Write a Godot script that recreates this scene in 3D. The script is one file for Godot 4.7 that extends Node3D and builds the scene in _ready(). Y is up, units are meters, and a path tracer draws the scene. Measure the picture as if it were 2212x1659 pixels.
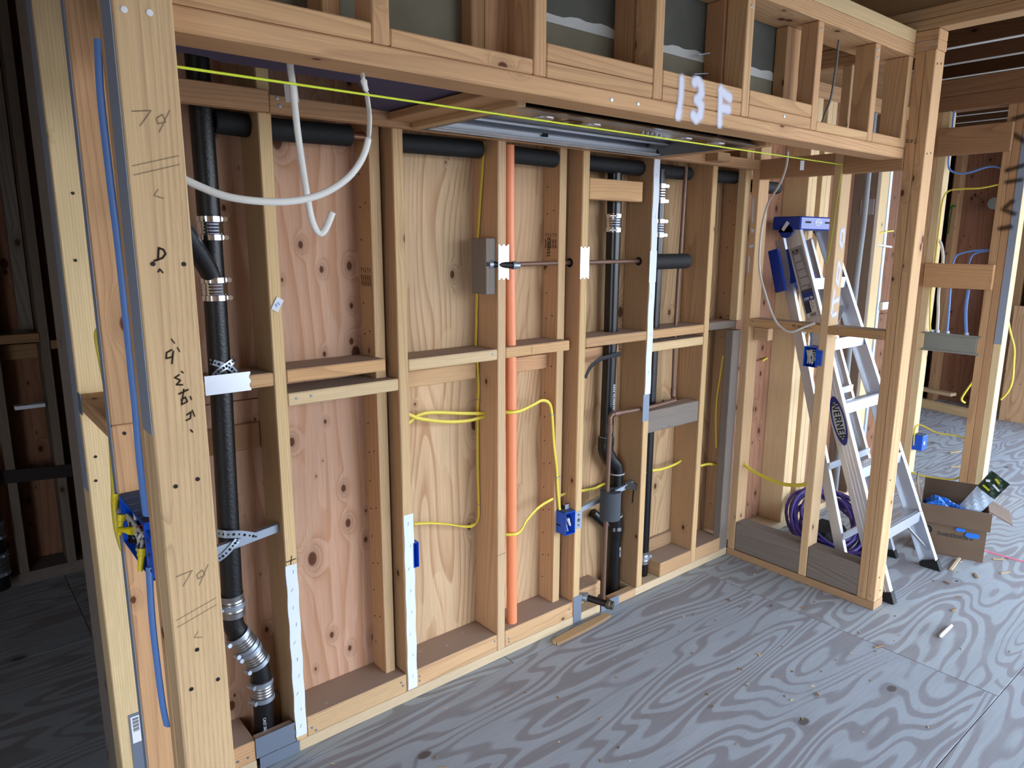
extends Node3D
# An alcove framed in fir lumber on a building site. Units are metres, y is up; the face of the studs of the back wall is z = 0.

var M := {}
var rng := RandomNumberGenerator.new()
var pic := []
var used := {}

func _ready() -> void:
	rng.seed = 71
	var cam := Camera3D.new()
	cam.name = "camera"
	cam.position = Vector3(-0.7664, 1.5984, 1.9660)
	cam.rotation = Vector3(-0.19801, -0.69132, 0.00458)
	cam.fov = 56.599
	cam.near = 0.02
	add_child(cam)
	cam.current = true
	var env := Environment.new()
	var sm := ProceduralSkyMaterial.new()
	sm.sky_top_color = Color(0.66, 0.74, 0.86)
	sm.sky_horizon_color = Color(0.86, 0.90, 0.95)
	sm.sky_curve = 0.3
	sm.ground_bottom_color = Color(0.42, 0.43, 0.45)
	sm.ground_horizon_color = Color(0.55, 0.57, 0.60)
	sm.sun_angle_max = 0.0
	var sky := Sky.new()
	sky.sky_material = sm
	env.background_mode = Environment.BG_SKY
	env.sky = sky
	env.background_energy_multiplier = 1.0
	env.ambient_light_source = Environment.AMBIENT_SOURCE_DISABLED
	env.tonemap_mode = Environment.TONE_MAPPER_LINEAR
	env.tonemap_exposure = 14.5
	env.sdfgi_enabled = true
	env.ssao_enabled = true
	env.ssil_enabled = true
	var we := WorldEnvironment.new()
	we.name = "world_environment"
	we.environment = env
	add_child(we)
	make_textures()
	make_materials()
	room_shell()
	back_wall()
	left_wall()
	right_wall()
	soffit()
	far_rooms()
	pipes()
	wires()
	plates_and_tapes()
	boxes()
	ladder()
	carton()
	floor_things()
	marks()

# ---------------------------------------------------------------- meshes
class Shape:
	var v := PackedVector3Array()
	var n := PackedVector3Array()
	var t := PackedVector2Array()
	var c := PackedColorArray()
	func tri(a: Vector3, b: Vector3, d: Vector3, na: Vector3, nb: Vector3, nd: Vector3, ta: Vector2, tb: Vector2, td: Vector2, col: Color) -> void:
		var g := (b - a).cross(d - a)
		if g.length_squared() < 1e-18:
			return
		if g.dot(na + nb + nd) > 0.0:
			v.append_array([a, d, b]); n.append_array([na, nd, nb]); t.append_array([ta, td, tb])
		else:
			v.append_array([a, b, d]); n.append_array([na, nb, nd]); t.append_array([ta, tb, td])
		c.append_array([col, col, col])
	func quad(a: Vector3, b: Vector3, d: Vector3, e: Vector3, nn: Vector3, ta: Vector2, tb: Vector2, td: Vector2, te: Vector2, col: Color) -> void:
		tri(a, b, d, nn, nn, nn, ta, tb, td, col)
		tri(a, d, e, nn, nn, nn, ta, td, te, col)
	func face(a: Vector3, b: Vector3, d: Vector3, e: Vector3, out: Vector3, col: Color) -> void:
		var g := (b - a).cross(d - a).normalized()
		if g.dot(out) < 0.0: g = -g
		quad(a, b, d, e, g, Vector2(0, 0), Vector2(1, 0), Vector2(1, 1), Vector2(0, 1), col)
	func mesh(shift: Vector3) -> ArrayMesh:
		var w := v.duplicate()
		for i in w.size(): w[i] = w[i] - shift
		var a := []
		a.resize(Mesh.ARRAY_MAX)
		a[Mesh.ARRAY_VERTEX] = w
		a[Mesh.ARRAY_NORMAL] = n
		a[Mesh.ARRAY_TEX_UV] = t
		a[Mesh.ARRAY_COLOR] = c
		var m := ArrayMesh.new()
		m.add_surface_from_arrays(Mesh.PRIMITIVE_TRIANGLES, a)
		return m

# a chamfered box; u runs across, v along the axis, in metres over the size of the lumber textures
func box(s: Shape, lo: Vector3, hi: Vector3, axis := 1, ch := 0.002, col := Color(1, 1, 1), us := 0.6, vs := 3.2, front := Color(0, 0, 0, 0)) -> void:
	ch = minf(ch, minf(minf(hi.x - lo.x, hi.y - lo.y), hi.z - lo.z) * 0.3)
	var uo := [rng.randf() * 0.5, rng.randf() * 0.5, rng.randf() * 0.5]
	for k in 3:
		if k != axis: uo[k] = rng.randf() * maxf(0.0, 1.0 - (hi[3 - k - axis] - lo[3 - k - axis]) / us)
	var vo := rng.randf() * maxf(0.0, 1.0 - (hi[axis] - lo[axis]) / vs)
	var uvf := func(p: Vector3, k: int) -> Vector2:
		if k == axis:
			return Vector2(p[(axis + 1) % 3] / us * 0.5 + uo[k], p[(axis + 2) % 3] / us * 0.06 + vo)
		var o := 3 - k - axis
		return Vector2((p[o] - lo[o]) / us + uo[k], (p[axis] - lo[axis]) / vs + vo)
	var corner := func(sx: int, sy: int, sz: int, k: int) -> Vector3:
		# the vertex of face k at that corner, drawn in by the chamfer on the two other axes
		var sg := [sx, sy, sz]
		var p := Vector3()
		for i in 3:
			var e := 0.0 if i == k else ch
			p[i] = (hi[i] - e) if sg[i] > 0 else (lo[i] + e)
		return p
	for k in 3:
		var a := (k + 1) % 3
		var b := (k + 2) % 3
		for sgn in [-1, 1]:
			var q := []
			for w in [[-1, -1], [1, -1], [1, 1], [-1, 1]]:
				var g := [0, 0, 0]
				g[k] = sgn; g[a] = w[0]; g[b] = w[1]
				q.append(corner.call(g[0], g[1], g[2], k))
			var nn := Vector3()
			nn[k] = sgn
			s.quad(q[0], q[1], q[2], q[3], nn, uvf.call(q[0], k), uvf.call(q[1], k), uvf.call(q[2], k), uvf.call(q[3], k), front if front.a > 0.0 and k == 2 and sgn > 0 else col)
	if ch <= 0.0:
		return
	for k in 3:  # edges along k, between faces a and b
		var a := (k + 1) % 3
		var b := (k + 2) % 3
		for sa in [-1, 1]:
			for sb in [-1, 1]:
				var g := [0, 0, 0]
				g[a] = sa; g[b] = sb
				g[k] = -1
				var p0: Vector3 = corner.call(g[0], g[1], g[2], a)
				var p1: Vector3 = corner.call(g[0], g[1], g[2], b)
				g[k] = 1
				var p2: Vector3 = corner.call(g[0], g[1], g[2], b)
				var p3: Vector3 = corner.call(g[0], g[1], g[2], a)
				var nn := Vector3()
				nn[a] = sa; nn[b] = sb
				nn = nn.normalized()
				var fk := a if a != axis else b
				s.quad(p0, p1, p2, p3, nn, uvf.call(p0, fk), uvf.call(p1, fk), uvf.call(p2, fk), uvf.call(p3, fk), col)
	for sx in [-1, 1]:
		for sy in [-1, 1]:
			for sz in [-1, 1]:
				var p: Vector3 = corner.call(sx, sy, sz, 0)
				var q: Vector3 = corner.call(sx, sy, sz, 1)
				var r: Vector3 = corner.call(sx, sy, sz, 2)
				var nn := Vector3(sx, sy, sz).normalized()
				s.tri(p, q, r, nn, nn, nn, uvf.call(p, 0), uvf.call(q, 0), uvf.call(r, 0), col)

# a straight bar of rectangular section from a to b; side is the direction of its width
func bar(s: Shape, a: Vector3, b: Vector3, w: float, h: float, side: Vector3, col := Color(1, 1, 1)) -> void:
	var d := (b - a).normalized()
	var x := (side - d * side.dot(d)).normalized() * w * 0.5
	var y := d.cross(x).normalized() * h * 0.5
	var p := []
	for e in [a, b]:
		for k in [[-1, -1], [1, -1], [1, 1], [-1, 1]]:
			p.append(e + x * k[0] + y * k[1])
	var m := (a + b) * 0.5
	for f in [[0, 1, 2, 3], [4, 5, 6, 7], [0, 1, 5, 4], [1, 2, 6, 5], [2, 3, 7, 6], [3, 0, 4, 7]]:
		var cc: Vector3 = (p[f[0]] + p[f[1]] + p[f[2]] + p[f[3]]) * 0.25
		s.face(p[f[0]], p[f[1]], p[f[2]], p[f[3]], cc - m, col)

func smooth_path(pts: Array, n := 6) -> Array:
	if pts.size() < 3:
		return pts
	var out := []
	for i in pts.size() - 1:
		var p0: Vector3 = pts[maxi(i - 1, 0)]
		var p1: Vector3 = pts[i]
		var p2: Vector3 = pts[i + 1]
		var p3: Vector3 = pts[mini(i + 2, pts.size() - 1)]
		for k in n:
			out.append(p1.cubic_interpolate(p2, p0, p3, float(k) / n))
	out.append(pts[-1])
	return out

# a tube along a path; ra across, rb in the direction of the hint
func tube(s: Shape, pts: Array, ra: float, sides := 10, col := Color(1, 1, 1), rb := 0.0, hint := Vector3.ZERO, closed := false) -> void:
	if rb == 0.0: rb = ra
	var rings := []
	var prev := hint if hint != Vector3.ZERO else Vector3(0.31, 0.2, 0.93)
	var count := pts.size()
	var run := 0.0
	for i in count:
		var d: Vector3
		if closed: d = (pts[(i + 1) % count] - pts[(i + count - 1) % count]).normalized()
		else: d = (pts[mini(i + 1, count - 1)] - pts[maxi(i - 1, 0)]).normalized()
		var h := hint if hint != Vector3.ZERO else prev
		if absf(h.normalized().dot(d)) > 0.98: h = Vector3(d.z, d.x, d.y)
		var y := (h - d * h.dot(d)).normalized()
		var x := d.cross(y)
		prev = y
		if i: run += (pts[i] - pts[i - 1]).length()
		var ring := []
		for k in sides + 1:
			var a := TAU * k / sides
			var p := x * cos(a) * ra + y * sin(a) * rb
			var nn := (x * cos(a) * rb + y * sin(a) * ra).normalized()
			ring.append([pts[i] + p, nn, Vector2(float(k) / sides, run)])
		rings.append([ring, d])
	for i in (count if closed else count - 1):
		var r0: Array = rings[i][0]
		var r1: Array = rings[(i + 1) % count][0]
		for k in sides:
			s.tri(r0[k][0], r0[k + 1][0], r1[k + 1][0], r0[k][1], r0[k + 1][1], r1[k + 1][1], r0[k][2], r0[k + 1][2], r1[k + 1][2], col)
			s.tri(r0[k][0], r1[k + 1][0], r1[k][0], r0[k][1], r1[k + 1][1], r1[k][1], r0[k][2], r1[k + 1][2], r1[k][2], col)
	if closed:
		return
	for e in [0, count - 1]:
		var nn: Vector3 = rings[e][1] * (-1.0 if e == 0 else 1.0)
		var r: Array = rings[e][0]
		for k in sides:
			s.tri(pts[e], r[k][0], r[k + 1][0], nn, nn, nn, Vector2(0.5, 0), Vector2(0, 0), Vector2(1, 0), col)

func rod(s: Shape, a: Vector3, b: Vector3, r: float, sides := 16, col := Color(1, 1, 1)) -> void:
	tube(s, [a, b], r, sides, col)

# a turned profile along a -> b: list of [distance, radius]
func turned(s: Shape, a: Vector3, dir: Vector3, prof: Array, sides := 20, col := Color(1, 1, 1)) -> void:
	var d := dir.normalized()
	var y := Vector3(d.z, d.x, d.y)
	y = (y - d * y.dot(d)).normalized()
	var x := d.cross(y)
	for i in prof.size() - 1:
		var d0: float = prof[i][0]
		var d1: float = prof[i + 1][0]
		var r0: float = prof[i][1]
		var r1: float = prof[i + 1][1]
		for k in sides:
			var a0 := TAU * k / sides
			var a1 := TAU * (k + 1) / sides
			var e0 := x * cos(a0) + y * sin(a0)
			var e1 := x * cos(a1) + y * sin(a1)
			var sl := Vector2(d1 - d0, r0 - r1).normalized()
			var n0 := e0 * sl.x + d * sl.y
			var n1 := e1 * sl.x + d * sl.y
			var p := a + d * d0
			var q := a + d * d1
			s.tri(p + e0 * r0, p + e1 * r0, q + e1 * r1, n0, n1, n1, Vector2(float(k) / sides, d0), Vector2(float(k + 1) / sides, d0), Vector2(float(k + 1) / sides, d1), col)
			s.tri(p + e0 * r0, q + e1 * r1, q + e0 * r1, n0, n1, n0, Vector2(float(k) / sides, d0), Vector2(float(k + 1) / sides, d1), Vector2(float(k) / sides, d1), col)

# ---------------------------------------------------------------- nodes
func numbered(called: String) -> String:
	var k: int = used.get(called, 0)
	used[called] = k + 1
	return called if k == 0 else "%s_%03d" % [called, k]

func world_of(o: Node) -> Vector3:
	var p := Vector3.ZERO
	while o != self and o is Node3D:
		p += o.position
		o = o.get_parent()
	return p

func put(parent: Node, called: String, s: Shape, m: Material) -> MeshInstance3D:
	var lo := s.v[0]
	var hi := s.v[0]
	for p in s.v:
		lo = lo.min(p)
		hi = hi.max(p)
	var base := Vector3((lo.x + hi.x) * 0.5, lo.y, (lo.z + hi.z) * 0.5)
	var o := MeshInstance3D.new()
	o.name = numbered(called) if parent == self else called
	o.mesh = s.mesh(base)
	o.material_override = m
	o.position = base - world_of(parent)
	parent.add_child(o, true)
	return o

func tag(o: Node, label: String, category: String, group := "") -> void:
	o.set_meta("label", label)
	o.set_meta("category", category)
	if group: o.set_meta("group", group)

func thing(called: String, label: String, category: String, at: Vector3, group := "") -> Node3D:
	var o := Node3D.new()
	o.name = numbered(called)
	o.position = at
	add_child(o)
	tag(o, label, category, group)
	return o

func setting(called: String, label: String, category: String, at: Vector3) -> Node3D:
	var o := thing(called, label, category, at)
	o.set_meta("kind", "structure")
	return o

func soften(t: Color) -> Color:
	var top := maxf(t.r, maxf(t.g, t.b))
	return t.lerp(Color(top, top * 0.975, top * 0.945), 0.3) if top > 0.45 else t

# one piece of lumber from lo to hi, grain along axis
func board(parent: Node, called: String, lo: Vector3, hi: Vector3, axis: int, m: String, tint := Color(1, 1, 1), ch := 0.0025, front := Color(0, 0, 0, 0)) -> MeshInstance3D:
	var s := Shape.new()
	box(s, lo, hi, axis, ch, soften(tint), 0.6, 3.2, front)
	return put(parent, called, s, M[m])

func sheet(parent: Node, called: String, lo: Vector3, hi: Vector3, axis: int, m: String, tint := Color(1, 1, 1)) -> MeshInstance3D:
	var s := Shape.new()
	box(s, lo, hi, axis, 0.001, soften(tint), 1.22, 2.44)
	return put(parent, called, s, M[m])

func plainbox(parent: Node, called: String, lo: Vector3, hi: Vector3, m: String, ch := 0.001) -> MeshInstance3D:
	var s := Shape.new()
	box(s, lo, hi, 1, ch)
	return put(parent, called, s, M[m])

# thin print on a surface: centre, half extents as vectors
func print_on(parent: Node, called: String, m: Material, at: Vector3, u: Vector3, w: Vector3) -> MeshInstance3D:
	var s := Shape.new()
	var nn := u.cross(w).normalized()
	s.quad(at - u - w, at + u - w, at + u + w, at - u + w, nn, Vector2(0, 1), Vector2(1, 1), Vector2(1, 0), Vector2(0, 0), Color(1, 1, 1))
	return put(parent, called, s, m)

func lettering(parent: Node, called: String, words: String, at: Vector3, right: Vector3, up: Vector3, height: float, m: String, bold := false, font := "Droid Sans") -> MeshInstance3D:
	var tm := TextMesh.new()
	tm.text = words
	var f := SystemFont.new()
	f.font_names = PackedStringArray([font])
	if bold: f.font_weight = 700
	tm.font = f
	tm.font_size = 32
	tm.pixel_size = height / 32.0
	tm.depth = 0.0006
	tm.curve_step = 2.0
	var o := MeshInstance3D.new()
	o.name = called
	o.mesh = tm
	o.material_override = M[m]
	var x := right.normalized()
	var y := (up - x * up.dot(x)).normalized()
	o.transform = Transform3D(Basis(x, y, x.cross(y)), at - world_of(parent))
	parent.add_child(o, true)
	return o

# ---------------------------------------------------------------- textures
const JOBS := [
	{"k": "lumber", "w": 512, "h": 1536, "sx": 0.6, "sy": 3.2, "seed": 3, "rings": 62.0, "wob": 9.0, "light": Color(0.80, 0.675, 0.525), "dark": Color(0.67, 0.54, 0.43), "knots": 12},
	{"k": "lumber", "w": 512, "h": 1536, "sx": 0.6, "sy": 3.2, "seed": 8, "rings": 150.0, "wob": 5.0, "light": Color(0.84, 0.745, 0.60), "dark": Color(0.73, 0.62, 0.48), "knots": 5},
	{"k": "lumber", "w": 512, "h": 1536, "sx": 0.6, "sy": 3.2, "seed": 21, "rings": 95.0, "wob": 11.0, "light": Color(0.52, 0.48, 0.44), "dark": Color(0.38, 0.34, 0.31), "knots": 8},
	{"k": "ply", "w": 768, "h": 1536, "sx": 1.22, "sy": 2.44, "seed": 31, "rings": 20.0, "wob": 3.0, "light": Color(0.78, 0.64, 0.545), "dark": Color(0.71, 0.545, 0.43), "knots": 150},
	{"k": "ply", "w": 768, "h": 1536, "sx": 1.22, "sy": 2.44, "seed": 44, "rings": 26.0, "wob": 8.5, "light": Color(0.81, 0.70, 0.565), "dark": Color(0.69, 0.55, 0.42), "knots": 26},
	{"k": "floor", "w": 1024, "h": 1536, "sx": 1.22, "sy": 2.44, "seed": 57, "rings": 13.0, "wob": 7.5, "light": Color(0.64, 0.665, 0.68), "dark": Color(0.53, 0.52, 0.525), "knots": 8},
]

func make_textures() -> void:
	pic.resize(JOBS.size())
	var id := WorkerThreadPool.add_group_task(paint_job, JOBS.size())
	WorkerThreadPool.wait_for_group_task_completion(id)

func paint_job(j: int) -> void:
	var p: Dictionary = JOBS[j]
	var w: int = p.w
	var h: int = p.h
	var kind: String = p.k
	var is_floor := kind == "floor"
	var is_ply := kind != "lumber"
	var r := RandomNumberGenerator.new()
	r.seed = p.seed
	var n1 := FastNoiseLite.new()
	n1.seed = p.seed
	n1.noise_type = FastNoiseLite.TYPE_SIMPLEX_SMOOTH
	n1.frequency = 1.0
	n1.fractal_octaves = 3 if is_ply else 2
	var n2 := FastNoiseLite.new()
	n2.seed = int(p.seed) + 5
	n2.noise_type = FastNoiseLite.TYPE_VALUE
	n2.frequency = 1.0
	n2.fractal_type = FastNoiseLite.FRACTAL_NONE
	var n3 := FastNoiseLite.new()
	n3.seed = int(p.seed) + 9
	n3.noise_type = FastNoiseLite.TYPE_SIMPLEX
	n3.frequency = 1.0
	n3.fractal_octaves = 2
	var knots := []
	for i in int(p.knots):
		var kr := r.randf_range(0.004, 0.011) if is_ply else r.randf_range(0.004, 0.011)
		if is_ply and i < 4: kr = 0.016
		if is_ply and not is_floor and i > int(p.knots) * 0.5: kr *= 0.4
		knots.append(Vector3(r.randf() * float(p.sx), r.randf() * float(p.sy), kr))
	var bins := {}
	for k in knots:
		for b in range(int((k.y - 0.16) * 10) - 1, int((k.y + 0.16) * 10) + 2):
			if not bins.has(b): bins[b] = []
			bins[b].append(k)
	var rings: float = p.rings
	var wob: float = p.wob
	var light: Color = p.light
	var dark: Color = p.dark
	var fx := 1.6 if is_ply else 3.0
	var fy := 0.30 if is_ply else 0.22
	var data := PackedByteArray()
	data.resize(w * h * 3)
	var at := 0
	for y in h:
		var Y := float(y) / h * float(p.sy)
		var near: Array = bins.get(int(Y * 10), [])
		for x in w:
			var X := float(x) / w * float(p.sx)
			var f := X * rings + n1.get_noise_2d(X * fx, Y * fy) * wob
			var kn := 0.0
			var halo := 0.0
			for k in near:
				var dx: float = X - k.x
				var dy: float = (Y - k.y) * 0.62
				var q: float = (dx * dx + dy * dy) / (k.z * k.z)
				if q < 22.0:
					var e := exp(-q * 0.22)
					f += e * (3.5 if is_ply else 5.0)
					halo = maxf(halo, e)
					if q < 1.2: kn = maxf(kn, 1.0 - smoothstep(0.5, 1.2, q))
			var t := f - floorf(f)
			var g := n2.get_noise_2d(X * 900.0, Y * 14.0)
			var big := n3.get_noise_2d(X * 2.2 + 40.0, Y * 1.1)
			var m := 0.0
			if is_floor:
				var band := 0.5 + 0.5 * sin(TAU * (X * 3.0 + n1.get_noise_2d(X * 2.3 + 9.0, Y * 0.45) * 6.5 + (f - X * rings) * 0.22))
				m = smoothstep(0.42, 0.80, band + big * 0.45 + g * 0.16)
				m = clampf(m * 0.85 + big * 0.15 + 0.12 * n3.get_noise_2d(X * 14.0, Y * 3.0), 0.0, 1.0)
			elif is_ply:
				m = t * t * 0.75 + 0.25 * smoothstep(0.55, 0.9, t) - smoothstep(0.94, 1.0, t) * 0.7 * t
				var tongue := smoothstep(0.10, 0.13, n1.get_noise_2d(X * 5.0 + 31.0, Y * 0.8)) * 0.45
				m = clampf(m + big * 0.25 - tongue + 0.12 * n3.get_noise_2d(X * 30.0, Y * 1.2), 0.0, 1.0)
			else:
				m = t * t * t * 0.75
				m = clampf(m - smoothstep(0.93, 1.0, t) * m + big * 0.22 + 0.1 * n3.get_noise_2d(X * 26.0, Y * 0.7), 0.0, 1.0)
			var c := light.lerp(dark, m * (1.0 - kn))
			var sh := 1.0 + g * 0.045 + big * 0.05 - halo * (0.06 if is_floor else 0.14)
			if kn > 0.0:
				c = c.lerp(Color(0.33, 0.18, 0.11) if not is_floor else Color(0.33, 0.29, 0.27), kn * 0.8)
			data[at] = int(clampf(c.r * sh, 0.0, 1.0) * 255.0)
			data[at + 1] = int(clampf(c.g * sh, 0.0, 1.0) * 255.0)
			data[at + 2] = int(clampf(c.b * sh, 0.0, 1.0) * 255.0)
			at += 3
	pic[j] = Image.create_from_data(w, h, false, Image.FORMAT_RGB8, data)

func mat(called: String, col: Color, rough := 0.7, metal := 0.0, spec := 0.5) -> StandardMaterial3D:
	var m := StandardMaterial3D.new()
	m.resource_name = called
	m.albedo_color = col
	m.roughness = rough
	m.metallic = metal
	m.metallic_specular = spec
	m.vertex_color_use_as_albedo = true
	M[called] = m
	return m

func noise_tex(seed_: int, freq: float, a: Color, b: Color, size := 256) -> NoiseTexture2D:
	var t := NoiseTexture2D.new()
	t.width = size
	t.height = size
	t.seamless = true
	var f := FastNoiseLite.new()
	f.seed = seed_
	f.frequency = freq
	f.fractal_octaves = 4
	t.noise = f
	var gr := Gradient.new()
	gr.set_color(0, a)
	gr.set_color(1, b)
	t.color_ramp = gr
	return t

func make_materials() -> void:
	for k in [["fir", 0], ["edge", 1], ["grey", 2], ["ply_red", 3], ["ply_tan", 4], ["ply_floor", 5]]:
		var m := mat(k[0], Color(1, 1, 1), 0.82, 0.0, 0.3)
		m.albedo_texture = ImageTexture.create_from_image(pic[k[1]])
	M.ply_floor.roughness = 0.62
	M.ply_floor.metallic_specular = 0.4
	var ci := mat("cast_iron", Color(1, 1, 1), 0.42, 0.0, 0.5)
	ci.albedo_texture = noise_tex(5, 0.05, Color(0.028, 0.03, 0.034), Color(0.075, 0.08, 0.085))
	ci.normal_enabled = true
	var nt := noise_tex(6, 0.06, Color(0, 0, 0), Color(1, 1, 1))
	nt.as_normal_map = true
	nt.bump_strength = 2.0
	nt.color_ramp = null
	ci.normal_texture = nt
	ci.normal_scale = 0.5
	ci.uv1_triplanar = true
	ci.uv1_scale = Vector3(7, 7, 7)
	mat("plastic_black", Color(0.035, 0.037, 0.042), 0.28)
	var fm := mat("foam", Color(1, 1, 1), 0.75, 0.0, 0.5)
	fm.albedo_texture = noise_tex(9, 0.12, Color(0.03, 0.033, 0.036), Color(0.07, 0.075, 0.08))
	fm.normal_enabled = true
	fm.normal_texture = nt
	fm.normal_scale = 0.6
	fm.uv1_triplanar = true
	fm.uv1_scale = Vector3(10, 10, 10)
	var fg := mat("foam_grey", Color(1, 1, 1), 0.85)
	fg.albedo_texture = noise_tex(10, 0.2, Color(0.17, 0.19, 0.21), Color(0.34, 0.36, 0.39))
	fg.uv1_triplanar = true
	fg.uv1_scale = Vector3(14, 14, 14)
	mat("steel", Color(0.78, 0.80, 0.83), 0.32, 0.9)
	mat("stainless", Color(0.86, 0.87, 0.89), 0.16, 1.0)
	mat("stainless_dull", Color(0.60, 0.60, 0.60), 0.34, 0.9)
	mat("hood_steel", Color(0.52, 0.51, 0.50), 0.22, 1.0)
	mat("galvanised", Color(0.66, 0.70, 0.75), 0.42, 0.75)
	mat("zinc_plate", Color(0.50, 0.54, 0.60), 0.5, 0.55)
	mat("box_steel", Color(0.52, 0.53, 0.50), 0.55, 0.35)
	mat("aluminium", Color(0.83, 0.85, 0.88), 0.36, 0.75)
	mat("copper", Color(0.46, 0.35, 0.29), 0.5, 0.35)
	mat("copper_bright", Color(0.50, 0.33, 0.25), 0.4, 0.6)
	mat("bronze", Color(0.16, 0.13, 0.12), 0.5, 0.5)
	mat("brass_dull", Color(0.36, 0.33, 0.27), 0.5, 0.6)
	mat("orange_pipe", Color(0.92, 0.56, 0.38), 0.45)
	mat("yellow_jacket", Color(0.86, 0.78, 0.27), 0.42)
	mat("blue_jacket", Color(0.38, 0.54, 0.80), 0.42)
	mat("white_jacket", Color(0.82, 0.81, 0.78), 0.42)
	mat("grey_jacket", Color(0.42, 0.42, 0.40), 0.5)
	mat("purple_jacket", Color(0.25, 0.19, 0.45), 0.5)
	mat("box_blue", Color(0.05, 0.33, 0.80), 0.38)
	mat("box_blue_dusty", Color(0.25, 0.31, 0.42), 0.9)
	mat("cap_blue", Color(0.07, 0.20, 0.55), 0.4)
	mat("wire_black", Color(0.03, 0.03, 0.03), 0.4)
	mat("wire_red", Color(0.5, 0.06, 0.07), 0.4)
	mat("wire_nut", Color(0.90, 0.80, 0.12), 0.45)
	mat("wire_white", Color(0.75, 0.74, 0.70), 0.45)
	mat("paper_white", Color(0.86, 0.89, 0.93), 0.8)
	mat("paper_grey", Color(0.52, 0.55, 0.60), 0.7)
	mat("tag_white", Color(0.86, 0.87, 0.88), 0.7)
	mat("string_yellow", Color(0.80, 0.86, 0.18), 0.6)
	mat("black_paint", Color(0.025, 0.025, 0.03), 0.8)
	mat("ink", Color(0.05, 0.05, 0.06), 0.8)
	mat("ink_grey", Color(0.2, 0.19, 0.17), 0.8)
	mat("print_white", Color(0.75, 0.78, 0.82), 0.7)
	mat("cement_white", Color(0.62, 0.63, 0.62), 0.8)
	mat("rubber", Color(0.03, 0.03, 0.035), 0.7)
	mat("purple_board", Color(0.26, 0.235, 0.34), 0.85)
	mat("gypsum_edge", Color(0.62, 0.62, 0.60), 0.9)
	var db := mat("drywall", Color(1, 1, 1), 0.9)
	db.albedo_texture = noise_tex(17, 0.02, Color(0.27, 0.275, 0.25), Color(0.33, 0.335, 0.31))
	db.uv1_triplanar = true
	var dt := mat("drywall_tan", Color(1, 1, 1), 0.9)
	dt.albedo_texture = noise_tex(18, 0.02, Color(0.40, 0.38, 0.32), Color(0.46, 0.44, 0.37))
	dt.uv1_triplanar = true
	mat("joint_mud", Color(0.70, 0.71, 0.70), 0.9)
	mat("felt_black", Color(0.035, 0.035, 0.037), 0.9)
	var cb := mat("cardboard", Color(1, 1, 1), 0.85)
	cb.albedo_texture = noise_tex(23, 0.01, Color(0.36, 0.28, 0.21), Color(0.44, 0.35, 0.27))
	cb.uv1_triplanar = true
	mat("cardboard_inside", Color(0.27, 0.20, 0.14), 0.9)
	mat("blue_film", Color(0.13, 0.42, 0.78), 0.35)
	mat("green_print", Color(0.03, 0.16, 0.08), 0.4)
	mat("bag_white", Color(0.72, 0.78, 0.84), 0.35)
	mat("bag_yellow", Color(0.75, 0.75, 0.12), 0.4)
	mat("lamp_lens", Color(0.75, 0.75, 0.75), 0.25, 0.6)
	mat("joist_white", Color(0.78, 0.78, 0.76), 0.9)
	mat("pink_chalk", Color(0.85, 0.42, 0.50), 0.9)
	mat("conduit_grey", Color(0.50, 0.51, 0.52), 0.6)
	mat("dust", Color(0.62, 0.53, 0.46), 0.95)
	mat("concrete", Color(0.45, 0.45, 0.44), 0.9)

# soft strokes on a clear image, points in pixels
func strokes(w: int, h: int, lines: Array, col: Color, soft := 1.0) -> StandardMaterial3D:
	var im := Image.create(w, h, false, Image.FORMAT_RGBA8)
	im.fill(Color(col.r, col.g, col.b, 0))
	for l in lines:
		var rad: float = l[0]
		for i in range(1, l.size() - 1):
			var a: Vector2 = l[i]
			var b: Vector2 = l[i + 1]
			var reach := rad + soft
			for y in range(maxi(0, int(minf(a.y, b.y) - reach)), mini(h, int(maxf(a.y, b.y) + reach) + 2)):
				for x in range(maxi(0, int(minf(a.x, b.x) - reach)), mini(w, int(maxf(a.x, b.x) + reach) + 2)):
					var p := Vector2(x, y)
					var d := p.distance_to(Geometry2D.get_closest_point_to_segment(p, a, b))
					var al := 1.0 - smoothstep(rad - soft, rad + soft, d)
					if al > im.get_pixel(x, y).a:
						im.set_pixel(x, y, Color(col.r, col.g, col.b, al * col.a))
	var m := StandardMaterial3D.new()
	m.albedo_texture = ImageTexture.create_from_image(im)
	m.transparency = BaseMaterial3D.TRANSPARENCY_ALPHA
	m.roughness = 0.85
	m.metallic_specular = 0.2
	return m

func V(x: float, y: float) -> Vector2:
	return Vector2(x, y)

func P(x: float, y: float, z: float) -> Vector3:
	return Vector3(x, y, z)

# ---------------------------------------------------------------- the setting
const TAN := Color(1.0, 0.96, 0.90)
const PALE := Color(1.08, 1.06, 1.0)
const RED := Color(0.86, 0.70, 0.62)
const BROWN := Color(0.74, 0.61, 0.50)
const DARK := Color(0.50, 0.39, 0.31)
const DUSTY := Color(0.62, 0.55, 0.50)

func vary(c: Color, by := 0.10) -> Color:
	var k := 1.0 + rng.randf_range(-by, by)
	return Color(c.r * k, c.g * k * (1.0 + rng.randf_range(-0.03, 0.03)), c.b * k)

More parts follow.
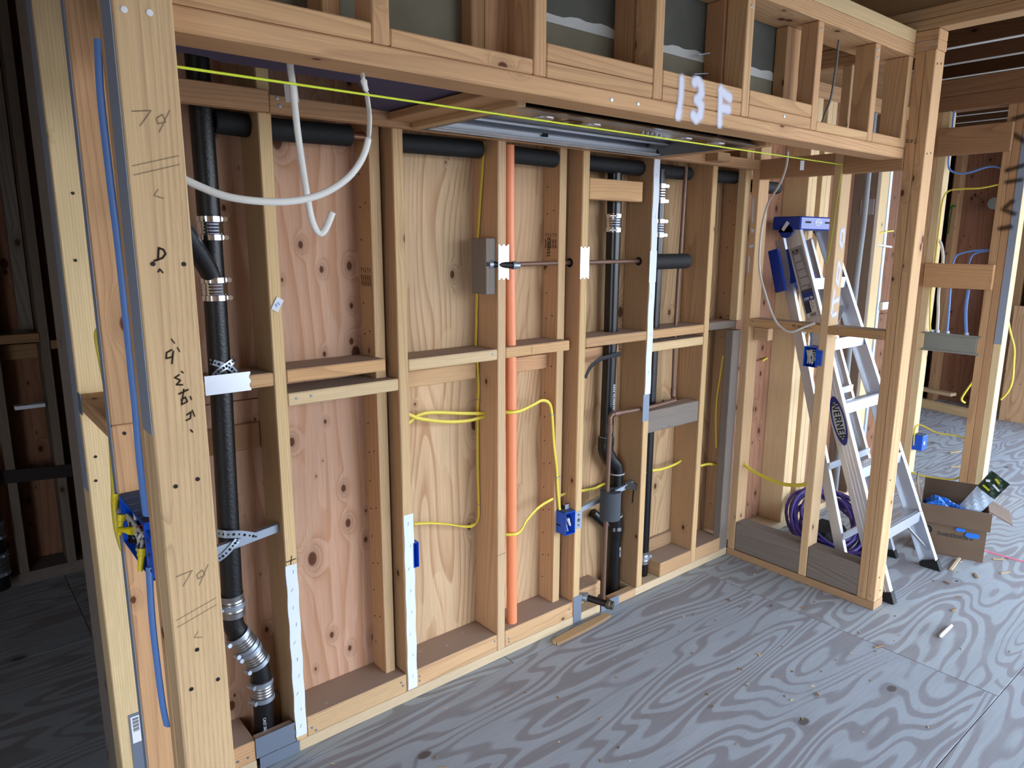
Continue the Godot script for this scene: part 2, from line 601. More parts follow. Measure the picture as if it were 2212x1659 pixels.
func room_shell() -> void:
	var f := setting("floor", "dusty grey plywood subfloor with zebra grain", "floor", P(2, 0, 1))
	plainbox(f, "floor_deck", P(-3.4, -0.2, -2.1), P(7.4, -0.019, 4.0), "concrete", 0.0)
	var zs := [-2.1, -1.165, 0.055, 1.315, 2.535, 3.755, 4.0]
	for i in 6:
		var x := -3.4
		var stop := 2.05 - 2.44 * 2 if i % 2 == 0 else 2.05 - 2.44 * 2 + 1.22
		if i == 2: stop = 2.05 - 4.88
		while x < 7.4:
			var e := minf(stop, 7.4)
			if e - x > 0.02:
				sheet(f, "plywood_sheet", P(x + 0.0012, -0.018, float(zs[i]) + 0.0012), P(e - 0.0012, 0.0, float(zs[i + 1]) - 0.0012), 0, "ply_floor", vary(Color(0.97, 0.99, 1.03), 0.05))
			x = e
			stop += 2.44
	var c := setting("ceiling", "bare ceiling joists under a dark subfloor", "ceiling", P(2, 2.64, 1))
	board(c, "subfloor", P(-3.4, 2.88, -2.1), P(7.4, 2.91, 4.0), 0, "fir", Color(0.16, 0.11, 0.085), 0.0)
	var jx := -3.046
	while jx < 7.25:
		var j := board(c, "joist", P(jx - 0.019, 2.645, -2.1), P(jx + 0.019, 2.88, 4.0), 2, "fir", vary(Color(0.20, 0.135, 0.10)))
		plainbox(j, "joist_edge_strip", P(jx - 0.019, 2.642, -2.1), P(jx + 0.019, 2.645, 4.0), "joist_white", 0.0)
		jx += 0.4
	# the rest of the building: outer walls with openings that let in the daylight
	var w := setting("wall_outer_left", "plywood wall of the dark side room, open at its near end", "wall", P(-2.6, 0, 1.0))
	sheet(w, "sheathing_panel", P(-2.62, 0, -2.1), P(-2.6, 2.9, 2.2), 1, "ply_tan", DUSTY)
	board(w, "header", P(-2.7, 2.1, 2.2), P(-2.6, 2.9, 4.0), 2, "fir", BROWN)
	w = setting("wall_rear", "outer wall with wide openings behind the camera", "wall", P(2, 0, 4.0))
	sheet(w, "sheathing_panel", P(-2.62, 0, 4.0), P(1.0, 2.9, 4.02), 1, "ply_tan", DUSTY)
	board(w, "header", P(1.0, 2.62, 4.0), P(6.92, 2.9, 4.1), 0, "fir", BROWN)
	for x in [1.0, 3.9, 6.8]:
		board(w, "opening_post", P(x, 0, 4.0), P(x + 0.12, 2.62, 4.1), 1, "fir", TAN)
	w = setting("wall_outer_right", "outer wall with an opening on the daylight side", "wall", P(7.4, 0, 2))
	sheet(w, "sheathing_panel", P(7.4, 0, -2.1), P(7.42, 2.9, 0.75), 1, "ply_tan", DUSTY)
	sheet(w, "sheathing_panel", P(6.9, 0, 0.75), P(7.42, 2.9, 0.77), 1, "ply_tan", DUSTY)
	board(w, "header", P(6.9, 2.62, 0.77), P(7.0, 2.9, 4.0), 2, "fir", BROWN)
	w = setting("wall_back_far", "dark wall of the room behind", "wall", P(0, 0, -2.05))
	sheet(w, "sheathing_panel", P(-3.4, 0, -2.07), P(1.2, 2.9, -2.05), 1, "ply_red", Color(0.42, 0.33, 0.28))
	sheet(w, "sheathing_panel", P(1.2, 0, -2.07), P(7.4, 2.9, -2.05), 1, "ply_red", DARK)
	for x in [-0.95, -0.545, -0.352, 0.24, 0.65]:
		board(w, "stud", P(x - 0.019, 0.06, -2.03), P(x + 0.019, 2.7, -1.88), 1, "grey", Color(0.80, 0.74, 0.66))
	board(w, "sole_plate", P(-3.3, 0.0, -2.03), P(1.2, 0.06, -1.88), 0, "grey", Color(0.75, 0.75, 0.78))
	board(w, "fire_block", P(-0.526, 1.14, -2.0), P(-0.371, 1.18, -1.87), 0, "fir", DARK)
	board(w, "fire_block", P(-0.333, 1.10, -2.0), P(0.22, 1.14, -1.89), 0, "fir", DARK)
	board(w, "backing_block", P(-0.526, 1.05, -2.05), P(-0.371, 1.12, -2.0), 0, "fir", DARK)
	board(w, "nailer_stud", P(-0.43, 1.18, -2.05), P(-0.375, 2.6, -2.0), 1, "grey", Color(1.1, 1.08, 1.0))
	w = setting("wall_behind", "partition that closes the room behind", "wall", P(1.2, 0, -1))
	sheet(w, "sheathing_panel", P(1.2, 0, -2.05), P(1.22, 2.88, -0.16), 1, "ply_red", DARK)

func back_wall() -> void:
	var w := setting("wall_back", "back wall of the alcove, 2x6 fir studs with plywood behind", "wall", P(1, 0, -0.07))
	# sheathing, one sheet to each run between nailers; the seam at 1.13 m is backed by blocks
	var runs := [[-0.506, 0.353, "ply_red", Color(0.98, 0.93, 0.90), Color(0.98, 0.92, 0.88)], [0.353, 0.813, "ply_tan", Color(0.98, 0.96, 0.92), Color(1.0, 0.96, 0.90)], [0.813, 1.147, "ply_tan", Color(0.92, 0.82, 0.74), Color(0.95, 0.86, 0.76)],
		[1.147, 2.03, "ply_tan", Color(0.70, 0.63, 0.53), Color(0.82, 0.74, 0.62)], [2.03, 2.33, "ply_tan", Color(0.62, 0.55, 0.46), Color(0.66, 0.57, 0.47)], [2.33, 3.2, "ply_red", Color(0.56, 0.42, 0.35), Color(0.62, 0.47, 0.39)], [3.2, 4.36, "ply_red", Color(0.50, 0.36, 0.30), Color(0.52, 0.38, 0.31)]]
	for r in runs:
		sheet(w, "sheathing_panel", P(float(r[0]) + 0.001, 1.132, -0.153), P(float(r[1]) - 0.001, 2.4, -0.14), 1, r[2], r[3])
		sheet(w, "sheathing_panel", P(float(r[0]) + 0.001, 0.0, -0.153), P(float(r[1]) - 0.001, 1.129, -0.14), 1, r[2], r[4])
	# the lower sole plate is notched round the waste pipes
	for q in [[-0.506, -0.145], [-0.015, 1.37], [1.60, 2.319], [2.404, 4.3]]:
		board(w, "sole_plate", P(q[0], 0, -0.14), P(q[1], 0.038, 0.0), 0, "edge", Color(0.86, 0.88, 0.93))
	board(w, "sole_plate", P(1.37, 0, -0.14), P(1.43, 0.038, -0.075), 0, "fir", DUSTY)
	board(w, "sole_plate", P(1.44, 0, -0.04), P(1.60, 0.038, 0.0), 0, "fir", Color(0.85, 0.80, 0.76))
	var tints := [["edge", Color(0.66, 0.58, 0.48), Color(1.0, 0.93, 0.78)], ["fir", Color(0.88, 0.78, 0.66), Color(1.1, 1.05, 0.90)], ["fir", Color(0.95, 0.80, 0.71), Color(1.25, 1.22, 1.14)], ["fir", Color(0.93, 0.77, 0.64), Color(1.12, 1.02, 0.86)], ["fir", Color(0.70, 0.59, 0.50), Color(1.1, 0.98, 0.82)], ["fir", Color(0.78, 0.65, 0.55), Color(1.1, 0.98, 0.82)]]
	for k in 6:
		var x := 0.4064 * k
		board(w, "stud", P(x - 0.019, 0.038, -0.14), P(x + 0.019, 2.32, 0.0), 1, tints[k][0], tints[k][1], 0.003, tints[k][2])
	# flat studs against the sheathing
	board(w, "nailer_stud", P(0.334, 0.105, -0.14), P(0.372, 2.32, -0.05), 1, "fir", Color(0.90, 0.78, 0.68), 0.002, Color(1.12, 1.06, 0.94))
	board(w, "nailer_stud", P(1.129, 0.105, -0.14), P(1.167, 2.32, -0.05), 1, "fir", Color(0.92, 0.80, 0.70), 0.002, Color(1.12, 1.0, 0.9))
	board(w, "nailer_stud", P(2.302, 0.105, -0.14), P(2.34, 2.32, -0.044), 1, "fir", Color(0.66, 0.53, 0.45))
	board(w, "backing_stud", P(2.272, 1.225, -0.042), P(2.317, 2.32, 0.0), 1, "edge", Color(0.90, 0.82, 0.70))
	board(w, "backing_stud", P(2.250, 0.04, -0.042), P(2.317, 1.178, 0.0), 1, "grey", Color(1.35, 1.25, 1.15))
	board(w, "nailer_stud", P(0.02, 0.105, -0.14), P(0.03, 2.3, -0.10), 1, "fir", DARK)
	for q in [[2.842, 2.876], [2.877, 2.927], [2.98, 3.026], [3.027, 3.074]]:
		board(w, "stud", P(q[0], 0.038, -0.14), P(q[1], 2.32, 0.0), 1, "edge", Color(1.0, 0.95, 0.86))
	board(w, "stud", P(3.63, 0.038, -0.14), P(3.668, 2.32, -0.0), 1, "grey", Color(1.0, 0.9, 0.8))
	board(w, "stud", P(3.67, 0.038, -0.14), P(3.775, 2.32, 0.0), 1, "edge", Color(1.03, 0.97, 0.86))
	board(w, "top_plate", P(-0.506, 2.32, -0.14), P(4.3, 2.358, 0.0), 0, "fir", BROWN)
	board(w, "top_plate", P(-0.506, 2.358, -0.14), P(4.3, 2.396, 0.0), 0, "fir", BROWN)
	board(w, "rim_joist", P(-0.506, 2.396, -0.14), P(4.3, 2.64, -0.10), 0, "fir", DARK)
	# thick sill blocks between the studs
	for q in [[0.0195, 0.3868, Color(1.0, 0.95, 0.84)], [0.4259, 0.7933, Color(0.98, 0.86, 0.72)], [0.8323, 1.1997, Color(0.97, 0.84, 0.70)], [2.0515, 2.27, Color(0.90, 0.80, 0.68)]]:
		board(w, "sill_block", P(q[0], 0.0385, -0.14), P(q[1], 0.106, -0.0005), 0, "fir", q[2], 0.003)
	board(w, "sill_block", P(-0.42, 0.0385, -0.14), P(-0.145, 0.106, -0.0005), 0, "fir", Color(0.95, 0.76, 0.62), 0.003)
	board(w, "sill_block", P(-0.145, 0.0385, -0.03), P(-0.0195, 0.106, -0.001), 0, "fir", DUSTY, 0.003)
	board(w, "sill_block", P(-0.075, 0.0385, -0.14), P(-0.0195, 0.15, -0.115), 0, "fir", DUSTY, 0.003)
	board(w, "sill_block", P(1.2388, 0.0385, -0.14), P(1.41, 0.106, -0.052), 0, "fir", Color(0.95, 0.82, 0.72), 0.003)
	board(w, "sill_block", P(1.41, 0.0385, -0.14), P(1.435, 0.106, -0.062), 0, "fir", Color(0.95, 0.80, 0.70), 0.003)
	board(w, "sill_block", P(1.775, 0.0385, -0.12), P(2.012, 0.106, -0.0005), 0, "fir", Color(0.86, 0.72, 0.58), 0.003)
	board(w, "sill_block", P(1.80, 0.0385, -0.14), P(2.012, 0.17, -0.121), 0, "fir", DUSTY, 0.003)
	# the row of blocks at 1.2 m
	for q in [[-0.42, -0.178, 1.190, "fir", Color(0.97, 0.84, 0.66)], [-0.105, -0.0195, 1.190, "fir", Color(0.97, 0.84, 0.66)], [0.0195, 0.342, 1.193, "fir", Color(1.0, 0.82, 0.60)], [0.0195, 0.3868, 1.124, "edge", Color(1.0, 0.98, 0.90)], [0.4259, 0.7933, 1.182, "edge", Color(0.98, 0.94, 0.86)], [0.8323, 1.150, 1.184, "fir", Color(1.0, 0.86, 0.66)],
		[1.2388, 1.606, 1.185, "fir", Color(0.80, 0.68, 0.56)], [1.645, 2.012, 1.186, "fir", Color(0.92, 0.78, 0.60)], [1.645, 2.012, 1.130, "edge", Color(0.98, 0.92, 0.80)]]:
		board(w, "fire_block", P(q[0], q[2], -0.135), P(q[1], float(q[2]) + 0.038, 0.0), 0, q[3], q[4], 0.003)
	board(w, "fire_block", P(2.0515, 1.186, -0.135), P(2.317, 1.222, -0.03), 0, "grey", Color(0.95, 0.92, 0.9), 0.003)
	# backing blocks across the sheathing seam, and other scraps
	for q in [[0.372, 0.775, Color(0.98, 0.90, 0.78)], [0.87, 1.128, Color(0.95, 0.76, 0.66)], [1.2388, 1.545, Color(0.95, 0.76, 0.66)], [2.0515, 2.2, Color(0.6, 0.44, 0.36)]]:
		board(w, "backing_block", P(q[0], 1.102, -0.14), P(q[1], 1.16, -0.102), 0, "fir", q[2])
	board(w, "backing_block", P(-0.42, 0.98, -0.14), P(-0.022, 1.06, -0.128), 0, "fir", Color(0.66, 0.48, 0.40))
	board(w, "fire_block", P(1.2388, 1.756, -0.05), P(1.545, 1.834, 0.0), 0, "fir", Color(0.93, 0.76, 0.58))
	board(w, "fire_block", P(1.6445, 0.764, -0.08), P(2.012, 0.862, -0.005), 0, "grey", Color(1.30, 1.16, 1.0))
	# ledger that carries the back of the soffit
	board(w, "ledger_board", P(-0.42, 1.928, 0.001), P(0.0, 1.982, 0.038), 0, "fir", Color(0.84, 0.66, 0.56))
	board(w, "ledger_board", P(0.001, 1.928, 0.001), P(2.319, 1.972, 0.038), 0, "fir", Color(0.84, 0.66, 0.56))

	dust_on(w)

# the layer of grime that lies on the level tops of sills and blocks
func dust_on(w: Node) -> void:
	for o in w.get_children():
		var n := String(o.name)
		if o is MeshInstance3D and (n.begins_with("sill_block") or n.begins_with("fire_block")):
			var b: AABB = o.mesh.get_aabb()
			var lo := world_of(o) + b.position
			var hi := lo + b.size
			var s := Shape.new()
			box(s, P(lo.x + 0.003, hi.y, lo.z + 0.003), P(hi.x - 0.003, hi.y + 0.0007, hi.z - 0.0035), 0, 0.0003)
			put(o, "dust_layer", s, M.dust)

func left_wall() -> void:
	var w := setting("wall_left", "short stud wall that ends the alcove at the left, grey strips on its edges", "wall", P(-0.464, 0, 0.3))
	board(w, "end_stud", P(-0.506, 0.038, 0.692), P(-0.4225, 2.36, 0.753), 1, "fir", Color(1.06, 1.0, 0.90), 0.003)
	board(w, "end_stud", P(-0.506, 0.038, 0.660), P(-0.4225, 2.36, 0.691), 1, "fir", Color(0.95, 0.84, 0.70))
	board(w, "stud", P(-0.506, 1.235, 0.363), P(-0.4225, 2.36, 0.405), 1, "fir", Color(0.82, 0.66, 0.54))
	board(w, "stud", P(-0.506, 0.038, 0.363), P(-0.4225, 1.234, 0.405), 1, "fir", Color(0.92, 0.72, 0.58))
	board(w, "stud", P(-0.506, 0.038, -0.045), P(-0.4225, 2.36, 0.040), 1, "edge", Color(1.04, 0.96, 0.80))
	board(w, "stud", P(-0.506, 0.038, -0.21), P(-0.47, 2.36, -0.046), 1, "grey", Color(1.25, 1.15, 1.05))
	board(w, "sole_plate", P(-0.506, 0.0, -0.21), P(-0.4225, 0.038, 0.753), 2, "fir", BROWN)
	board(w, "top_plate", P(-0.506, 2.36, -0.21), P(-0.4225, 2.396, 0.753), 2, "fir", BROWN)
	board(w, "fire_block", P(-0.506, 1.20, 0.041), P(-0.4225, 1.238, 0.362), 2, "fir", Color(0.85, 0.68, 0.54))
	board(w, "top_plate", P(-0.506, 2.396, -0.21), P(-0.4225, 2.434, 3.99), 2, "fir", BROWN)

func right_wall() -> void:
	var w := setting("wall_right", "short stud wall at the right of the alcove, its end lit from the window side", "wall", P(2.36, 0, 0.4))
	board(w, "sole_plate", P(2.319, 0.0, 0.001), P(2.404, 0.037, 0.755), 2, "fir", Color(0.72, 0.64, 0.58))
	board(w, "stud", P(2.319, 0.038, 0.004), P(2.404, 2.32, 0.042), 1, "fir", Color(0.97, 0.90, 0.80))
	board(w, "stud", P(2.319, 0.038, 0.395), P(2.404, 2.32, 0.433), 1, "edge", Color(1.0, 0.88, 0.77))
	board(w, "end_stud", P(2.319, 0.038, 0.677), P(2.404, 2.32, 0.7145), 1, "fir", Color(0.93, 0.80, 0.66))
	board(w, "end_stud", P(2.319, 0.038, 0.7155), P(2.404, 2.32, 0.753), 1, "fir", Color(1.0, 0.89, 0.74))
	board(w, "bottom_block", P(2.320, 0.040, 0.043), P(2.404, 0.190, 0.394), 2, "grey", Color(0.98, 0.98, 1.0), 0.004)
	board(w, "bottom_block", P(2.320, 0.040, 0.434), P(2.404, 0.190, 0.676), 2, "grey", Color(0.98, 0.98, 1.0), 0.004)
	board(w, "fire_block", P(2.318, 1.198, 0.043), P(2.404, 1.236, 0.394), 2, "fir", Color(0.95, 0.80, 0.60))
	board(w, "fire_block", P(2.318, 1.198, 0.434), P(2.404, 1.236, 0.676), 2, "fir", Color(0.80, 0.64, 0.46))
	board(w, "backing_block", P(2.36, 1.13, 0.043), P(2.404, 1.19, 0.12), 2, "fir", TAN)
	dust_on(w)
	for q in [[0.043, 0.394], [0.434, 0.676]]:
		board(w, "ledger_board", P(2.317, 1.884, q[0]), P(2.36, 1.972, q[1]), 2, "fir", Color(0.72, 0.55, 0.46))
	board(w, "top_plate", P(2.319, 2.32, 0.001), P(2.404, 2.357, 0.757), 2, "fir", Color(0.95, 0.80, 0.66))
	board(w, "top_plate", P(2.319, 2.3575, 0.001), P(2.404, 2.394, 0.757), 2, "fir", Color(0.95, 0.80, 0.66))
	board(w, "beam_plate", P(2.319, 2.396, 0.001), P(2.404, 2.434, 3.99), 2, "fir", Color(0.92, 0.82, 0.66))
	board(w, "beam_plate", P(2.319, 2.435, 0.001), P(2.404, 2.475, 3.99), 2, "fir", Color(0.86, 0.76, 0.60))
	board(w, "rim_joist", P(2.34, 2.476, 0.001), P(2.378, 2.64, 3.99), 2, "fir", Color(0.60, 0.50, 0.38))

func soffit() -> void:
	var o := thing("soffit", "dropped soffit framed in reddish fir over the alcove, sprayed 13F in white", "soffit", P(0.95, 1.925, 0.6))
	var warm := Color(1.0, 0.83, 0.69)
	var pl := board(o, "bottom_plate", P(-0.4215, 1.926, 0.578), P(2.318, 1.966, 0.674), 0, "fir", warm, 0.004)
	board(o, "top_plate", P(-0.4215, 2.305, 0.534), P(2.318, 2.354, 0.674), 0, "fir", Color(0.98, 0.83, 0.68))
	board(o, "top_plate", P(-0.4215, 2.355, 0.534), P(2.318, 2.402, 0.674), 0, "edge", Color(0.98, 0.95, 0.80))
	var cx := [[-0.044, -0.006, 0.604], [0.363, 0.401, 0.604], [0.778, 0.814, 0.604], [1.183, 1.220, 0.604], [1.588, 1.624, 0.614], [1.998, 2.036, 0.600], [2.280, 2.317, 0.585]]
	for q in cx:
		board(o, "cripple_stud", P(q[0], 1.967, q[2]), P(q[1], 2.304, 0.674), 1, "fir", vary(warm, 0.06))
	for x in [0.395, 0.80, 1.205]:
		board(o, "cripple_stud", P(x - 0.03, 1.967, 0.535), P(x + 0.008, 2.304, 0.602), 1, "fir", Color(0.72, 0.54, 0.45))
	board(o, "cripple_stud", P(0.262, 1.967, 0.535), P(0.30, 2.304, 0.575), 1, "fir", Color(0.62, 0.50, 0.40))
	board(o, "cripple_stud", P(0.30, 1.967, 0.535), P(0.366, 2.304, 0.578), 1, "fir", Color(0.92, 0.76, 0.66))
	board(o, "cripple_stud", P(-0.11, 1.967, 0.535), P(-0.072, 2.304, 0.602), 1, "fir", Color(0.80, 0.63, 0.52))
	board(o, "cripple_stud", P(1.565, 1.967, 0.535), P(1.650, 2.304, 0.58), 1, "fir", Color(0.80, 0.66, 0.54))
	for q in [[-0.42, -0.045, 1.967, 2.003], [-0.005, 0.362, 1.967, 2.0], [0.402, 0.777, 1.967, 2.002], [0.402, 0.777, 2.0035, 2.041], [0.815, 1.182, 1.967, 2.0035], [0.815, 1.182, 2.0045, 2.043], [1.221, 1.587, 1.967, 2.0035], [1.221, 1.587, 2.0045, 2.045], [1.625, 1.997, 1.967, 1.998], [2.037, 2.279, 1.967, 2.001]]:
		board(o, "cripple_block", P(q[0], q[2], 0.60 if q[0] > 1.6 else 0.536), P(q[1], q[3], 0.6735), 0, "fir", vary(Color(0.98, 0.82, 0.68), 0.08), 0.003)
	# plasterboard on the far side of the stub wall, in two strips with a smeared joint
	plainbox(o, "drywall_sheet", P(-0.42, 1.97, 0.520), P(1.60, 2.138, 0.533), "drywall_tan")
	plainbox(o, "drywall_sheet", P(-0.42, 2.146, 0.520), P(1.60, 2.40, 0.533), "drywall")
	var s := Shape.new()
	for i in 40:
		var a := 0.5 + 1.1 * i / 40.0
		var b := 0.5 + 1.1 * (i + 1) / 40.0
		var ha := 2.152 + 0.012 * absf(sin(i * 0.21)) + 0.003 * sin(i * 1.7)
		var hb := 2.152 + 0.012 * absf(sin((i + 1) * 0.21)) + 0.003 * sin((i + 1) * 1.7)
		s.face(P(a, 2.137, 0.535), P(b, 2.137, 0.535), P(b, hb, 0.5342), P(a, ha, 0.5342), P(0, 0, 1), Color(1, 1, 1))
		s.face(P(a, ha, 0.5342), P(b, hb, 0.5342), P(b, hb, 0.532), P(a, ha, 0.532), P(0, 1, 0), Color(1, 1, 1))
	put(o, "drywall_joint", s, M.joint_mud)
	# the underside: purple board, cross boards and trimmers
	s = Shape.new()
	var poly := [P(0.10, 1.968, 0.577), P(0.385, 1.968, 0.577), P(0.385, 1.968, 0.01), P(0.33, 1.968, 0.01), P(0.10, 1.968, 0.335)]
	var th := P(0, 0.016, 0)
	for k in range(1, 4):
		s.tri(poly[0], poly[k], poly[k + 1], P(0, -1, 0), P(0, -1, 0), P(0, -1, 0), V(0, 0), V(1, 0), V(1, 1), Color(1, 1, 1))
		s.tri(poly[0] + th, poly[k] + th, poly[k + 1] + th, P(0, 1, 0), P(0, 1, 0), P(0, 1, 0), V(0, 0), V(1, 0), V(1, 1), Color(1, 1, 1))
	for k in 5:
		s.face(poly[k], poly[(k + 1) % 5], poly[(k + 1) % 5] + th, poly[k] + th, (poly[k] + poly[(k + 1) % 5]) * 0.5 - P(0.25, 1.968, 0.3), Color(1, 1, 1))
	var b1 := put(o, "purple_board", s, M.purple_board)
	plainbox(b1, "board_edge", P(0.385, 1.968, 0.01), P(0.389, 1.984, 0.533), "gypsum_edge", 0.0)
	s = Shape.new()   # the strip along the front has a torn edge
	var back := []
	for i in 28:
		var x := -0.42 + 0.52 * i / 27.0
		var z := 0.325 + 0.004 * sin(i * 2.1)
		if x > -0.39 and x < -0.22: z += 0.03 * sin((x + 0.39) / 0.17 * PI) + 0.008 * sin(i * 5.0)
		back.append(P(x, 1.968, z))
	for i in 27:
		var a: Vector3 = back[i]
		var b: Vector3 = back[i + 1]
		s.face(a, b, P(b.x, 1.968, 0.533), P(a.x, 1.968, 0.533), P(0, -1, 0), Color(1, 1, 1))
		s.face(a + P(0, 0.016, 0), b + P(0, 0.016, 0), P(b.x, 1.984, 0.533), P(a.x, 1.984, 0.533), P(0, 1, 0), Color(1, 1, 1))
		s.face(a, b, b + P(0, 0.016, 0), a + P(0, 0.016, 0), P(0, 0, -1), Color(1, 1, 1))
	put(o, "purple_board", s, M.purple_board)
	board(o, "cross_board", P(0.352, 1.943, 0.039), P(0.43, 1.966, 0.533), 2, "fir", Color(0.80, 0.64, 0.50))
	board(o, "trimmer", P(0.431, 1.927, 0.039), P(0.462, 1.966, 0.533), 2, "edge", Color(0.78, 0.66, 0.54))
	board(o, "trimmer", P(1.556, 1.926, 0.039), P(1.60, 1.972, 0.533), 2, "fir", Color(0.84, 0.66, 0.54))
	board(o, "cross_board", P(1.90, 1.935, 0.039), P(1.99, 1.972, 0.10), 0, "fir", BROWN)
	board(o, "joist_block", P(0.60, 2.12, 0.04), P(1.5, 2.15, 0.50), 0, "fir", DARK)

func far_rooms() -> void:
	var w := setting("wall_opening", "framed opening in the next partition, to the right of the alcove", "wall", P(4.34, 0, 0.3))
	board(w, "stud", P(4.3, 0.038, 0.005), P(4.39, 2.40, 0.05), 1, "fir", Color(0.98, 0.90, 0.78))
	board(w, "stud", P(4.3, 0.038, 0.051), P(4.39, 2.40, 0.10), 1, "edge", Color(1.05, 1.0, 0.88))
	board(w, "end_stud", P(4.3, 0.0, 0.408), P(4.39, 2.40, 0.452), 1, "fir", Color(0.80, 0.67, 0.54))
	board(w, "end_stud", P(4.3, 0.0, 0.453), P(4.39, 2.40, 0.496), 1, "fir", Color(0.74, 0.56, 0.45))
	board(w, "end_stud", P(4.3, 0.0, 0.497), P(4.39, 2.40, 0.540), 1, "edge", Color(1.06, 1.0, 0.86))
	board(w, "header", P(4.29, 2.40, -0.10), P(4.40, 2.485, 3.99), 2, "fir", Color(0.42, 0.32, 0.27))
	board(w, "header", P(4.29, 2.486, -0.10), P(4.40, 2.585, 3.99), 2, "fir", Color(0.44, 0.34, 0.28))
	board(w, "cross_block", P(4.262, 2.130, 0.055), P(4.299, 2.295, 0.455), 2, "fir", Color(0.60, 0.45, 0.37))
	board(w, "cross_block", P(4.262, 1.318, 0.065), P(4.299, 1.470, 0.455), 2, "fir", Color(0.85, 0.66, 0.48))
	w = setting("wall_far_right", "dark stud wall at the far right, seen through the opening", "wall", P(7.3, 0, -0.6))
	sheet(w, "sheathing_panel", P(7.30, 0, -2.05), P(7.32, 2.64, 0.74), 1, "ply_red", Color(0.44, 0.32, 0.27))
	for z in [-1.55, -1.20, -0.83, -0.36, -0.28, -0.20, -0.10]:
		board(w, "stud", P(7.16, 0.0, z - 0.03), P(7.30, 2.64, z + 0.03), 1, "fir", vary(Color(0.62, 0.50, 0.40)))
	plainbox(w, "building_paper", P(7.28, 0, -1.14), P(7.295, 2.6, -0.92), "felt_black")
	var g := print_on(w, "green_arrow", strokes(64, 128, [[3.0, V(20, 120), V(22, 60), V(26, 14)], [3.0, V(12, 26), V(26, 12), V(44, 16)]], Color(0.10, 0.42, 0.12), 1.5), P(7.158, 1.83, -0.83), P(0, 0, 0.05), P(0, 0.16, 0))
	g.name = "green_arrow_mark"
	sheet(w, "plywood_offcut", P(6.78, 0.0, -0.10), P(6.80, 1.05, 0.5), 1, "ply_tan", Color(0.75, 0.6, 0.5))
	var d := Shape.new()
	turned(d, P(7.16, 1.966, -0.48), P(-1, 0, 0), [[0, 0.055], [0.03, 0.055], [0.034, 0.048], [0.034, 0.0]], 20)
	tag(put(self, "junction_box", d, M.box_steel), "round metal ceiling box on the dark far wall, beyond the opening", "junction box")
	# lumber stacked on the floor along that wall
	var n := 0
	for q in [[7.02, 0.0, -1.6, 6.62, 0.10, -0.1, "long pale board lying on the floor at the foot of the dark far wall"], [7.12, 0.10, -1.3, 6.95, 0.14, -0.55, "short grey board on top of the long pale board, far wall"]]:
		var s := Shape.new()
		bar(s, P(q[0], float(q[1]) + 0.035, q[2]), P(q[3], float(q[1]) + 0.035, q[5]), 0.09, 0.07 if n == 0 else 0.03, P(1, 0, 0), Color(1.0, 0.95, 0.82) if n == 0 else Color(0.9, 0.88, 0.84))
		tag(put(self, "lumber_board", s, M.edge), q[6], "board", "boards lying by the far wall")
		n += 1

# ---------------------------------------------------------------- pipes
func coupling(parent: Node, at: Vector3, dir: Vector3, r: float, length: float, screw: Vector3, shiny := true, bands := 2) -> void:
	var d := dir.normalized()
	var h := length * 0.5
	var prof := [[-h, r], [-h, r + 0.004]]
	var k := 0
	while k < 9:
		var y := -h * 0.55 + h * 1.1 * k / 8.0
		prof.append([y, r + (0.0035 if k % 2 == 0 else 0.0050)])
		k += 1
	prof += [[h, r + 0.004], [h, r]]
	var s := Shape.new()
	turned(s, at, d, prof, 28)
	var c := put(parent, "coupling", s, M.stainless if shiny else M.stainless_dull)
	for e in ([-1, 1] if bands == 2 else [0]):
		s = Shape.new()
		var p: Vector3 = at + d * (h * 0.78) * e
		turned(s, p, d, [[-0.007, r + 0.004], [-0.007, r + 0.0062], [0.007, r + 0.0062], [0.007, r + 0.004]], 28)
		var q: Vector3 = p + screw.normalized() * (r + 0.010)
		var tang := d.cross(screw).normalized()
		turned(s, q - tang * 0.012, tang, [[0, 0], [0, 0.007], [0.02, 0.007], [0.02, 0.0045], [0.030, 0.0045], [0.030, 0]], 10)
		put(c, "hose_clamp", s, M.stainless if shiny else M.galvanised)

func sleeve(called: String, label: String, a: Vector3, b: Vector3, r: float, m: String, group := "") -> MeshInstance3D:
	var s := Shape.new()
	var L := (b - a).length()
	turned(s, a, b - a, [[0, r * 0.45], [0, r * 0.96], [0.004, r], [L - 0.004, r], [L, r * 0.96], [L, r * 0.45]], 24)
	var o := put(self, called, s, M[m])
	tag(o, label, "pipe insulation", group)
	return o

